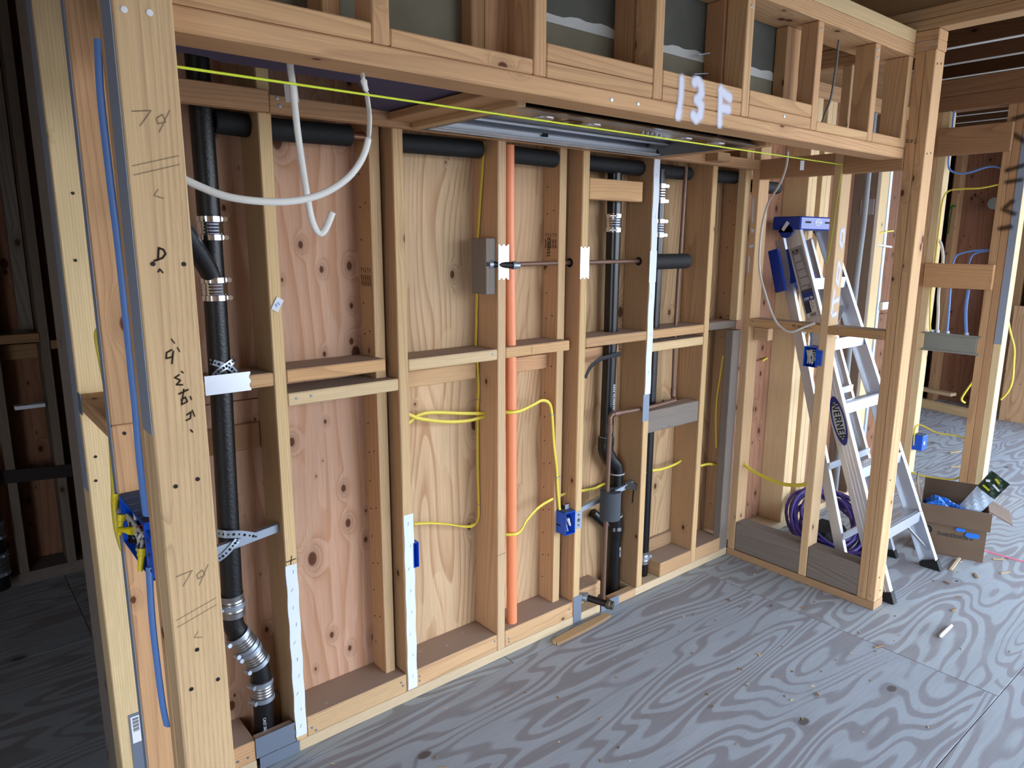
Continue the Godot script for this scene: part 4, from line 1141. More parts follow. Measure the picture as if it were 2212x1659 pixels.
	cable("white_cable", "white cable looping from the soffit past the ladder to the right stud wall", [P(1.93, 1.95, 0.40), P(2.02, 1.90, 0.345), P(2.14, 1.84, 0.25), P(2.26, 1.77, 0.13), P(2.295, 1.65, 0.085), P(2.30, 1.48, 0.085), P(2.30, 1.35, 0.13), P(2.30, 1.25, 0.18), P(2.30, 1.208, 0.225), P(2.295, 1.195, 0.275), P(2.305, 1.222, 0.33), P(2.32, 1.243, 0.37)], "white_jacket", 0.0055, 0.004, P(1, 0, 0))
	cable("mason_line", "tight yellow string line across the front of the alcove", [P(-0.4225, 1.857, 0.742), P(2.317, 1.921, 0.432)], "string_yellow", 0.0022, 0.0022, P(0, 1, 0), "", "string")
	cable("mason_line", "loose end of the yellow string hanging on the right middle stud", [P(2.316, 1.921, 0.431), P(2.316, 1.70, 0.418), P(2.316, 1.56, 0.410), P(2.315, 1.51, 0.40), P(2.314, 1.506, 0.392)], "string_yellow", 0.0014, 0.0014, P(0, 0, 1), "", "string")
	var s := Shape.new()
	bar(s, P(1.905, 1.905, 0.4785), P(1.905, 1.87, 0.4785), 0.014, 0.001, P(0.49, 0, 0.87))
	tag(put(self, "paper_tag", s, M.tag_white), "tiny white paper flag hanging on the yellow string near its right end", "tag")
	s = Shape.new()
	bar(s, P(-0.1345, 1.912, 0.492), P(-0.1315, 1.874, 0.492), 0.026, 0.001, P(0.92, 0, 0.4))
	tag(put(self, "paper_tag", s, M.tag_white), "white tape tag folded round the hanging white cable", "tag")
	# beyond the opening at the right
	var g := "blue cables in the far opening"
	cable("blue_cable", "blue cables bunched in a curve at the top corner of the far opening", [P(4.33, 2.43, 0.26), P(4.325, 2.432, 0.18), P(4.32, 2.42, 0.12), P(4.315, 2.37, 0.112), P(4.315, 2.24, 0.114), P(4.315, 2.10, 0.114), P(4.32, 2.045, 0.13), P(4.33, 2.022, 0.19), P(4.33, 2.03, 0.25), P(4.33, 2.052, 0.33), P(4.33, 2.045, 0.39), P(4.33, 2.01, 0.44)], "blue_jacket", 0.006, 0.009, P(1, 0, 0), g)
	cable("blue_cable", "left one of two blue cables curving into the upper board, far right", [P(4.33, 1.47, 0.205), P(4.33, 1.52, 0.222), P(4.33, 1.541, 0.267), P(4.33, 1.553, 0.33), P(4.33, 1.56, 0.43)], "blue_jacket", 0.006, 0.006, P(1, 0, 0), g)
	cable("blue_cable", "right one of two blue cables curving into the upper board, far opening", [P(4.34, 1.47, 0.292), P(4.34, 1.522, 0.306), P(4.34, 1.543, 0.344), P(4.34, 1.558, 0.43)], "blue_jacket", 0.006, 0.006, P(1, 0, 0), g)
	cable("blue_cable", "blue cable into the grey steel box, the one next to the white cable", [P(4.33, 1.31, 0.208), P(4.33, 1.174, 0.216), P(4.33, 1.03, 0.221)], "blue_jacket", 0.007, 0.007, P(1, 0, 0), g)
	cable("blue_cable", "rightmost blue cable into the grey steel box", [P(4.33, 1.31, 0.312), P(4.33, 1.18, 0.312), P(4.33, 1.03, 0.332)], "blue_jacket", 0.010, 0.007, P(1, 0, 0), g)
	cable("white_cable", "white cables arching down behind the board into the grey steel box", [P(4.325, 1.63, 0.09), P(4.33, 1.60, 0.118), P(4.33, 1.54, 0.138), P(4.33, 1.46, 0.146), P(4.33, 1.28, 0.143), P(4.33, 1.15, 0.155), P(4.33, 1.03, 0.162)], "white_jacket", 0.009, 0.006, P(1, 0, 0))
	cable("yellow_cable", "thin yellow cable across the top of the far opening and down its lit stud", [P(4.31, 1.95, 0.44), P(4.31, 1.928, 0.318), P(4.31, 1.928, 0.216), P(4.308, 1.92, 0.14), P(4.308, 1.87, 0.112), P(4.308, 1.75, 0.108), P(4.308, 1.49, 0.108), P(4.308, 1.30, 0.106), P(4.308, 1.18, 0.112), P(4.308, 1.08, 0.122), P(4.31, 1.03, 0.13)], "yellow_jacket", 0.0055, 0.0055)
	cable("yellow_cable", "yellow cable from the far blue box across to the right post", [P(4.305, 0.25, 0.112), P(4.305, 0.345, 0.108), P(4.315, 0.385, 0.112), P(4.33, 0.392, 0.14), P(4.33, 0.362, 0.239), P(4.33, 0.367, 0.363), P(4.34, 0.34, 0.43)], "yellow_jacket", 0.005, 0.005)
	cable("yellow_cable", "yellow cable sagging low across the far opening above the floor", [P(4.33, 0.055, 0.11), P(4.33, 0.048, 0.17), P(4.33, 0.057, 0.287), P(4.33, 0.075, 0.369), P(4.33, 0.126, 0.431)], "yellow_jacket", 0.006, 0.006)
	cable("yellow_cable", "yellow cable hanging in the dark room behind the far opening", [P(4.40, 1.02, 0.44), P(5.2, 0.80, 0.18), P(6.0, 0.56, -0.05), P(6.0, 0.512, -0.078), P(6.0, 0.383, -0.14), P(6.0, 0.289, -0.175), P(6.02, 0.255, -0.15)], "yellow_jacket", 0.009, 0.009)
	cable("yellow_cable", "yellow cable hanging right of the far post", [P(4.395, 1.25, 0.50), P(4.7, 1.05, 0.46), P(4.96, 0.90, 0.43), P(5.0, 0.785, 0.431), P(5.0, 0.66, 0.437), P(5.0, 0.58, 0.42), P(5.0, 0.52, 0.385)], "yellow_jacket", 0.007, 0.007)

# ---------------------------------------------------------------- plates, strips
func flat(called: String, label: String, cat_: String, lo: Vector3, hi: Vector3, m: String, group := "") -> MeshInstance3D:
	var s := Shape.new()
	box(s, lo, hi, 1, 0.0004)
	var o := put(self, called, s, M[m])
	tag(o, label, cat_, group)
	return o

func nail_plate(label: String, x0: float, y0: float, x1: float, y1: float, z: float, m: String, teeth := true, upright := true, group := "nail plates") -> void:
	var o := thing("nail_plate", label, "nail plate", P((x0 + x1) * 0.5, y0, z), group)
	var s := Shape.new()
	var th := 0.0016
	# the ends are nibbled
	var n := 9
	var pts := []
	if upright:
		for i in n + 1:
			pts.append([x0 + (x1 - x0) * i / n, y0 + (0.006 if teeth and i in [2, 3, 6, 7] else 0.0), y1 - (0.006 if teeth and i in [2, 3, 6, 7] else 0.0)])
		for i in n:
			var a: Array = pts[i]
			var b: Array = pts[i + 1]
			s.face(P(a[0], a[1], z + th), P(b[0], b[1], z + th), P(b[0], b[2], z + th), P(a[0], a[2], z + th), P(0, 0, 1), Color(1, 1, 1))
			s.face(P(a[0], a[1], z), P(b[0], b[1], z), P(b[0], b[1], z + th), P(a[0], a[1], z + th), P(0, -1, 0), Color(1, 1, 1))
			s.face(P(a[0], a[2], z), P(b[0], b[2], z), P(b[0], b[2], z + th), P(a[0], a[2], z + th), P(0, 1, 0), Color(1, 1, 1))
	else:
		for i in n + 1:
			pts.append([y0 + (y1 - y0) * i / n, x0, x1 - (0.004 if teeth and i in [2, 3, 6, 7] else 0.0)])
		for i in n:
			var a: Array = pts[i]
			var b: Array = pts[i + 1]
			s.face(P(a[1], a[0], z + th), P(a[2], a[0], z + th), P(b[2], b[0], z + th), P(b[1], b[0], z + th), P(0, 0, 1), Color(1, 1, 1))
			s.face(P(a[2], a[0], z), P(b[2], b[0], z), P(b[2], b[0], z + th), P(a[2], a[0], z + th), P(1, 0, 0), Color(1, 1, 1))
	for q in [[x0, x0], [x1, x1]]:
		s.face(P(q[0], y0, z), P(q[0], y1, z), P(q[0], y1, z + th), P(q[0], y0, z + th), P(signf(q[0] - (x0 + x1) * 0.5), 0, 0), Color(1, 1, 1))
	put(o, "plate", s, M[m])

func strip(called: String, label: String, x0: float, x1: float, y0: float, y1: float, z: float, m: String, staples: int, lean := 0.0) -> Node3D:
	var o := thing(called, label, "paper strip", P((x0 + x1) * 0.5, y0, z), "")
	var s := Shape.new()
	var n := 24
	for i in n:
		var a := y0 + (y1 - y0) * i / n
		var b := y0 + (y1 - y0) * (i + 1) / n
		var w0 := 0.0012 * sin(i * 1.3)
		var w1 := 0.0012 * sin((i + 1) * 1.3)
		var l0 := lean * (1.0 - float(i) / n)
		var l1 := lean * (1.0 - float(i + 1) / n)
		s.face(P(x0 + w0 + l0, a, z + 0.0015), P(x1 + w0 + l0, a, z + 0.0015), P(x1 + w1 + l1, b, z + 0.0015), P(x0 + w1 + l1, b, z + 0.0015), P(0, 0, 1), Color(1, 1, 1))
		s.face(P(x1 + w0 + l0, a, z + 0.0015), P(x1 + w0 + l0, a, z - 0.003), P(x1 + w1 + l1, b, z - 0.003), P(x1 + w1 + l1, b, z + 0.0015), P(1, 0, 0), Color(1, 1, 1))
		s.face(P(x0 + w0 + l0, a, z + 0.0015), P(x0 + w0 + l0, a, z - 0.003), P(x0 + w1 + l1, b, z - 0.003), P(x0 + w1 + l1, b, z + 0.0015), P(-1, 0, 0), Color(1, 1, 1))
	put(o, "paper", s, M[m])
	for i in staples:
		s = Shape.new()
		var y := y0 + (y1 - y0) * (i + 0.6) / staples
		var c := P((x0 + x1) * 0.5 + 0.005 * sin(i * 2.3) + lean * (1.0 - (y - y0) / (y1 - y0)), y, z + 0.0022)
		var d := P(0.35 + 0.3 * sin(i * 4.1), 1, 0).normalized() * 0.0055
		rod(s, c - d, c + d, 0.0006, 5)
		put(o, "staple", s, M.zinc_plate)
	return o

func plates_and_tapes() -> void:
	strip("paper_strip", "white paper strip on the lower half of the first stud, beside the stack", -0.019, 0.016, 0.055, 0.637, 0.0, "paper_white", 10)
	strip("paper_strip", "white paper strip low on the second stud, above the sill", 0.392, 0.429, 0.043, 0.695, 0.0, "paper_white", 8)
	strip("paper_strip", "long white paper strip down the upper half of the fifth stud", 1.6085, 1.6445, 0.945, 1.93, 0.0, "paper_white", 6)
	nail_plate("grey steel plate at the lower end of the long white strip", 1.5985, 0.826, 1.6395, 0.946, 0.001, "zinc_plate", false)
	nail_plate("bluish plate halfway up the long white strip", 1.602, 1.43, 1.6455, 1.56, 0.0022, "paper_white", false)
	nail_plate("bright steel nail plate across the middle stud behind the dark stub pipe", 0.7955, 1.465, 0.8425, 1.586, 0.0006, "steel")
	nail_plate("bright steel nail plate on the fourth stud at the level copper pipe", 1.1955, 1.456, 1.243, 1.578, 0.0006, "steel")
	nail_plate("shiny plate on the block in front of the cast iron stack", -0.2075, 1.187, -0.085, 1.240, 0.0006, "steel", true, false)
	nail_plate("upper of two grey plates on the sill below the cast iron stack", -0.146, 0.044, -0.0205, 0.112, 0.0006, "zinc_plate", true, false)
	nail_plate("lower of two grey plates below the cast iron stack, at the floor", -0.137, 0.002, -0.010, 0.0435, 0.0022, "zinc_plate", false, false)
	nail_plate("grey plate across the foot of the fourth stud", 1.203, 0.001, 1.2485, 0.126, 0.0008, "zinc_plate", false)
	nail_plate("small grey plate on the floor edge beside the capped pipe", 1.372, 0.0, 1.486, 0.046, 0.002, "zinc_plate", false, false)
	# grey strips on the edges of the left stud wall
	for q in [["grey strip down the edge of the big left post", 0.693, 0.7525, 1.29, 2.36], ["narrow grey strip down the edge of the second stud of the left wall", 0.375, 0.404, 0.2, 2.36], ["grey strip down the edge of the last stud of the left wall", -0.035, 0.03, 0.99, 2.36]]:
		var s := Shape.new()
		box(s, P(-0.5078, q[3], q[1]), P(-0.5064, q[4], q[2]), 1, 0.0003)
		tag(put(self, "grey_strip", s, M.paper_grey), q[0], "strip")
	var s := Shape.new()
	box(s, P(4.2978, 0.99, 0.499), P(4.2995, 2.40, 0.5395), 1, 0.0003)
	tag(put(self, "grey_strip", s, M.paper_grey), "grey strip with black paint on the far right post", "strip")
	s = Shape.new()
	box(s, P(-0.4785, 0.15, 0.0405), P(-0.449, 0.370, 0.0425), 1, 0.0003)
	var st := put(self, "hold_down_strap", s, M.zinc_plate)
	tag(st, "galvanised strap with a barcode label low on the left stud wall", "strap")
	s = Shape.new()
	box(s, P(-0.4745, 0.285, 0.0426), P(-0.452, 0.362, 0.0432), 1, 0.0)
	var lb := put(st, "barcode_label", s, M.tag_white)
	s = Shape.new()
	for i in 12:
		var y := 0.318 + i * 0.0034
		box(s, P(-0.471, y, 0.0433), P(-0.456, y + (0.0022 if i % 3 else 0.0012), 0.0436), 1, 0.0)
	put(lb, "barcode", s, M.ink)
	s = Shape.new()
	box(s, P(-0.5085, 1.195, 0.041), P(-0.5064, 1.243, 0.085), 1, 0.0003)
	tag(put(self, "nail_plate", s, M.zinc_plate), "dark metal plate on the block of the left stud wall", "nail plate")
	# scrap block behind the stub pipe, and the sticker on the first stud
	s = Shape.new()
	box(s, P(0.7505, 1.415, -0.095), P(0.793, 1.607, -0.010), 1, 0.002, Color(1.75, 1.66, 1.35))
	tag(put(self, "scrap_block", s, M.grey), "greenish weathered scrap block behind the stub pipe on the middle stud", "block")
	s = Shape.new()
	bar(s, P(-0.006, 1.404, 0.003), P(0.013, 1.437, 0.003), 0.022, 0.001, P(1, -0.5, 0))
	var tg := put(self, "paper_sticker", s, M.tag_white)
	tag(tg, "small white paper sticker on the first stud", "sticker")
	lettering(tg, "sticker_print", "P1", P(0.0035, 1.42, 0.0038), P(1, 0.6, 0), P(-0.6, 1, 0), 0.014, "blue_jacket", true)
	s = Shape.new()
	box(s, P(3.627, 1.76, -0.09), P(3.6295, 1.85, -0.01), 1, 0.0005)
	tag(put(self, "nail_plate", s, M.galvanised), "nail plate on the pale post far behind the ladder", "nail plate")
	s = Shape.new()
	box(s, P(3.80, 1.19, -0.02), P(3.90, 1.24, 0.03), 0, 0.002)
	tag(put(self, "wall_bracket", s, M.steel), "bright metal bracket beside the pale post far behind the ladder", "bracket")

# ---------------------------------------------------------------- electrical boxes
func open_box(parent: Node, lo: Vector3, hi: Vector3, open_axis: int, open_sign: int, t: float, m: String) -> MeshInstance3D:
	var s := Shape.new()
	for k in 3:
		for sg in [-1, 1]:
			if k == open_axis and sg == open_sign:
				continue
			var a := lo
			var b := hi
			if sg < 0: b[k] = lo[k] + t
			else: a[k] = hi[k] - t
			box(s, a, b, 1, 0.0006)
	return put(parent, "shell", s, M[m])

func wire_bits(parent: Node, at: Vector3, spread: Vector3, count: int, m: String, r := 0.0018) -> void:
	for i in count:
		var pts := []
		for k in 4:
			pts.append(at + Vector3(rng.randf_range(-1, 1) * spread.x, rng.randf_range(-1, 1) * spread.y, rng.randf_range(-1, 1) * spread.z))
		var s := Shape.new()
		tube(s, smooth_path(pts, 6), r, 7)
		put(parent, "wire", s, M[m])

func wire_nut(parent: Node, a: Vector3, b: Vector3, m := "wire_nut") -> void:
	var s := Shape.new()
	var L := (b - a).length()
	turned(s, a, b - a, [[0, 0.0], [0, 0.008], [L * 0.3, 0.0085], [L * 0.35, 0.0065], [L, 0.0045], [L, 0.0]], 8)
	put(parent, "wire_nut", s, M[m])

func boxes() -> void:
	var o := thing("electrical_box", "blue single gang box on the fourth stud, left of the grey foam tube", "electrical box", P(1.17, 0.42, -0.03))
	open_box(o, P(1.143, 0.42, -0.075), P(1.1965, 0.516, 0.006), 2, 1, 0.0025, "box_blue")
	var s := Shape.new()
	box(s, P(1.145, 0.5162, -0.075), P(1.195, 0.5172, -0.004), 1, 0.0)
	put(o, "dusty_top", s, M.box_blue_dusty)
	s = Shape.new()
	box(s, P(1.199, 0.431, 0.0006), P(1.2385, 0.506, 0.0022), 1, 0.0003)
	var fl := put(o, "mounting_flange", s, M.galvanised)
	for y in [0.447, 0.469, 0.492]:
		s = Shape.new()
		turned(s, P(1.219, y, 0.0022), P(0, 0, 1), [[0, 0.004 if y != 0.469 else 0.0075], [0.0015, 0.004 if y != 0.469 else 0.0075], [0.0015, 0]], 10)
		put(fl, "screw", s, M.brass_dull)
	s = Shape.new()
	box(s, P(1.17, 0.517, -0.03), P(1.192, 0.538, -0.027), 1, 0.0005)
	put(o, "ear", s, M.galvanised)
	wire_bits(o, P(1.163, 0.468, -0.015), P(0.012, 0.035, 0.012), 5, "wire_white", 0.002)
	wire_nut(o, P(1.160, 0.49, -0.004), P(1.170, 0.458, 0.003), "wire_white")
	s = Shape.new()
	box(s, P(1.1418, 0.452, -0.06), P(1.1425, 0.458, -0.025), 1, 0.0)
	put(o, "dark_print", s, M.ink)

	o = thing("electrical_box", "blue box peeping out to the right of the white strip on the second stud", "electrical box", P(0.46, 0.5, -0.03))
	open_box(o, P(0.4262, 0.497, -0.07), P(0.447, 0.588, 0.004), 2, 1, 0.002, "box_blue")

	o = thing("electrical_box", "blue single gang box stuffed with white wires on the right middle stud", "electrical box", P(2.34, 1.04, 0.36))
	open_box(o, P(2.311, 1.043, 0.334), P(2.385, 1.134, 0.3935), 0, -1, 0.0025, "box_blue")
	s = Shape.new()
	box(s, P(2.313, 1.053, 0.395), P(2.3185, 1.123, 0.420), 1, 0.0008)
	fl = put(o, "mounting_flange", s, M.box_blue)
	for y in [1.064, 1.088, 1.113]:
		s = Shape.new()
		turned(s, P(2.313, y, 0.408), P(-1, 0, 0), [[0, 0.0035], [0.0015, 0.0035], [0.0015, 0]], 10)
		put(fl, "screw", s, M.brass_dull)
	wire_bits(o, P(2.322, 1.088, 0.364), P(0.008, 0.034, 0.020), 9, "wire_white", 0.0028)
	wire_bits(o, P(2.33, 1.088, 0.364), P(0.008, 0.034, 0.020), 5, "wire_black", 0.002)
	s = Shape.new()
	tube(s, smooth_path([P(2.335, 1.20, 0.350), P(2.335, 1.165, 0.352), P(2.335, 1.13, 0.352)]), 0.005, 8)
	put(o, "feed_cable", s, M.blue_jacket)

	o = thing("electrical_box", "wide blue four gang box full of wires and yellow wire nuts on the left wall", "electrical box", P(-0.46, 0.99, 0.49))
	open_box(o, P(-0.506, 0.992, 0.407), P(-0.43, 1.092, 0.612), 0, -1, 0.003, "box_blue")
	s = Shape.new()
	for i in 5:
		box(s, P(-0.5045, 1.0925, 0.409 + i * 0.041), P(-0.432, 1.0945, 0.446 + i * 0.041), 1, 0.0004)
	put(o, "dusty_top", s, M.box_blue_dusty)
	s = Shape.new()
	box(s, P(-0.506, 0.985, 0.6125), P(-0.478, 1.098, 0.618), 1, 0.001)
	box(s, P(-0.506, 1.005, 0.618), P(-0.500, 1.085, 0.658), 1, 0.002)
	fl = put(o, "mounting_flange", s, M.box_blue)
	for y in [1.015, 1.045, 1.072]:
		s = Shape.new()
		turned(s, P(-0.506, y, 0.638), P(-1, 0, 0), [[0, 0.0035], [0.002, 0.0035], [0.002, 0]], 10)
		put(fl, "screw", s, M.brass_dull)
	s = Shape.new()
	s.face(P(-0.488, 1.093, 0.56), P(-0.488, 1.093, 0.61), P(-0.488, 1.185, 0.572), P(-0.488, 1.17, 0.558), P(-1, 0, 0), Color(1, 1, 1))
	s.face(P(-0.484, 1.093, 0.56), P(-0.484, 1.093, 0.61), P(-0.484, 1.185, 0.572), P(-0.484, 1.17, 0.558), P(1, 0, 0), Color(1, 1, 1))
	s.face(P(-0.488, 1.093, 0.61), P(-0.484, 1.093, 0.61), P(-0.484, 1.185, 0.572), P(-0.488, 1.185, 0.572), P(0, 0, 1), Color(1, 1, 1))
	var gus := put(o, "gusset", s, M.box_blue)
	s = Shape.new()
	turned(s, P(-0.486, 1.178, 0.565), P(0, 1, 0), [[0, 0.004], [0.012, 0.004], [0.012, 0.007], [0.017, 0.007], [0.017, 0]], 10)
	put(gus, "nail", s, M.bronze)
	wire_bits(o, P(-0.496, 1.042, 0.50), P(0.012, 0.038, 0.075), 7, "wire_black", 0.0024)
	wire_bits(o, P(-0.494, 1.042, 0.50), P(0.010, 0.038, 0.075), 6, "wire_white", 0.0034)
	wire_bits(o, P(-0.494, 1.042, 0.56), P(0.010, 0.038, 0.03), 2, "wire_red", 0.0022)
	wire_bits(o, P(-0.494, 1.042, 0.52), P(0.010, 0.038, 0.04), 2, "copper_bright", 0.0014)
	for q in [[P(-0.510, 1.062, 0.44), P(-0.518, 1.022, 0.445)], [P(-0.505, 1.05, 0.515), P(-0.524, 1.045, 0.475)], [P(-0.505, 1.035, 0.575), P(-0.514, 0.996, 0.585)], [P(-0.51, 1.092, 0.40), P(-0.516, 1.062, 0.41)]]:
		wire_nut(o, q[0], q[1])

	o = thing("electrical_box", "blue box seen from its back on the lit stud of the far opening", "electrical box", P(4.36, 0.2, 0.13))
	plainbox(o, "shell", P(4.303, 0.222, 0.101), P(4.385, 0.325, 0.165), "box_blue", 0.003)
	plainbox(o, "dusty_top", P(4.304, 0.3252, 0.104), P(4.384, 0.327, 0.163), "box_blue_dusty", 0.0)
	plainbox(o, "white_label", P(4.325, 0.262, 0.1652), P(4.345, 0.285, 0.166), "tag_white", 0.0)

	o = thing("steel_box", "long grey steel box with knockouts set across the far opening", "electrical box", P(4.34, 0.905, 0.26))
	s = Shape.new()
	box(s, P(4.30, 0.912, 0.102), P(4.36, 1.022, 0.407), 1, 0.002)
	box(s, P(4.292, 1.015, 0.09), P(4.30, 1.027, 0.43), 1, 0.001)
	box(s, P(4.292, 0.905, 0.09), P(4.30, 0.918, 0.43), 1, 0.001)
	put(o, "shell", s, M.box_steel)
	for q in [[0.985, 0.33], [0.985, 0.36], [0.955, 0.345], [0.955, 0.375], [0.985, 0.39], [0.945, 0.17]]:
		s = Shape.new()
		turned(s, P(4.30, q[0], q[1]), P(-1, 0, 0), [[0, 0.014], [0.0012, 0.0135], [0.0012, 0]], 14)
		put(o, "knockout", s, M.box_steel)
	for z in [0.13, 0.162, 0.221, 0.332]:
		s = Shape.new()
		turned(s, P(4.33, 1.022, z), P(0, 1, 0), [[0, 0.014], [0.018, 0.014], [0.018, 0.009]], 12)
		put(o, "cable_clamp", s, M.galvanised)

	# hood liner let into the soffit
	o = thing("range_hood", "stainless steel hood liner with four round lights let into the soffit", "range hood", P(1.0, 1.93, 0.26))
	s = Shape.new()
	box(s, P(0.463, 1.9275, 0.0385), P(1.555, 1.930, 0.058), 0, 0.0003)
	box(s, P(0.463, 1.9275, 0.470), P(1.555, 1.930, 0.500), 0, 0.0003)
	box(s, P(0.463, 1.9275, 0.058), P(0.478, 1.930, 0.47), 0, 0.0003)
	box(s, P(1.540, 1.9275, 0.058), P(1.555, 1.930, 0.47), 0, 0.0003)
	put(o, "rim", s, M.stainless_dull)
	s = Shape.new()
	box(s, P(0.472, 1.930, 0.052), P(1.546, 2.05, 0.056), 0, 0.0003)
	put(o, "back_panel", s, M.stainless)
	s = Shape.new()
	box(s, P(0.480, 1.931, 0.0585), P(1.540, 1.935, 0.088), 0, 0.001)
	box(s, P(0.480, 1.936, 0.0585), P(1.540, 1.955, 0.066), 0, 0.001)
	put(o, "back_rail", s, M.aluminium)
	s = Shape.new()
	box(s, P(0.500, 1.965, 0.10), P(1.540, 1.969, 0.128), 0, 0.001)
	box(s, P(0.500, 1.969, 0.10), P(1.540, 1.99, 0.104), 0, 0.001)
	put(o, "upper_rail", s, M.aluminium)
	s = Shape.new()
	box(s, P(0.472, 2.04, 0.056), P(1.546, 2.044, 0.36), 0, 0.0003)
	put(o, "recess_top", s, M.cast_iron)
	for x in [0.468, 1.546]:
		s = Shape.new()
		box(s, P(x, 1.930, 0.056), P(x + 0.004, 2.04, 0.48), 0, 0.0003)
		put(o, "end_panel", s, M.stainless_dull)
	s = Shape.new()
	box(s, P(0.478, 1.936, 0.345), P(1.540, 1.940, 0.49), 0, 0.0004)
	box(s, P(0.478, 1.936, 0.342), P(1.540, 2.04, 0.345), 0, 0.0004)
	var fp := put(o, "light_panel", s, M.hood_steel)
	for x in [0.64, 0.83, 1.27, 1.455]:
		s = Shape.new()
		turned(s, P(x, 1.936, 0.395), P(0, -1, 0), [[0, 0.034], [0.003, 0.033], [0.004, 0.026], [0.002, 0.024], [0.002, 0.0]], 24)
		put(o, "light", s, M.lamp_lens)
	s = Shape.new()
	for i in 5:
		turned(s, P(1.06 + i * 0.022, 1.936, 0.40), P(0, -1, 0), [[0, 0.007], [0.004, 0.007], [0.004, 0]], 10)
	put(fp, "button", s, M.lamp_lens)
	s = Shape.new()
	for k in 24:
		var a0 := TAU * k / 24
		var a1 := TAU * (k + 1) / 24
		s.face(P(0.75 + 0.035 * cos(a0), 1.9355, 0.395 + 0.035 * sin(a0)), P(0.75 + 0.035 * cos(a1), 1.9355, 0.395 + 0.035 * sin(a1)), P(0.75 + 0.027 * cos(a1), 1.9355, 0.395 + 0.027 * sin(a1)), P(0.75 + 0.027 * cos(a0), 1.9355, 0.395 + 0.027 * sin(a0)), P(0, -1, 0), Color(1, 1, 1))
	put(fp, "dark_ring", s, M.bronze)
	s = Shape.new()
	box(s, P(0.93, 1.946, 0.0725), P(0.955, 1.958, 0.0735), 0, 0.0)
	put(o, "catch_slot", s, M.felt_black)

# ---------------------------------------------------------------- ladder
func front_rail(u: float, y: float) -> Vector3:
	var t := y / 1.66
	return P(lerpf(2.445 + 0.545 * u, 2.555 + 0.325 * u, t), y, lerpf(0.785, 0.13, t))

func rear_rail(u: float, y: float) -> Vector3:
	var t := y / 1.62
	return P(lerpf(2.47 + 0.50 * u, 2.575 + 0.285 * u, t), y, lerpf(0.585, 0.035, t))

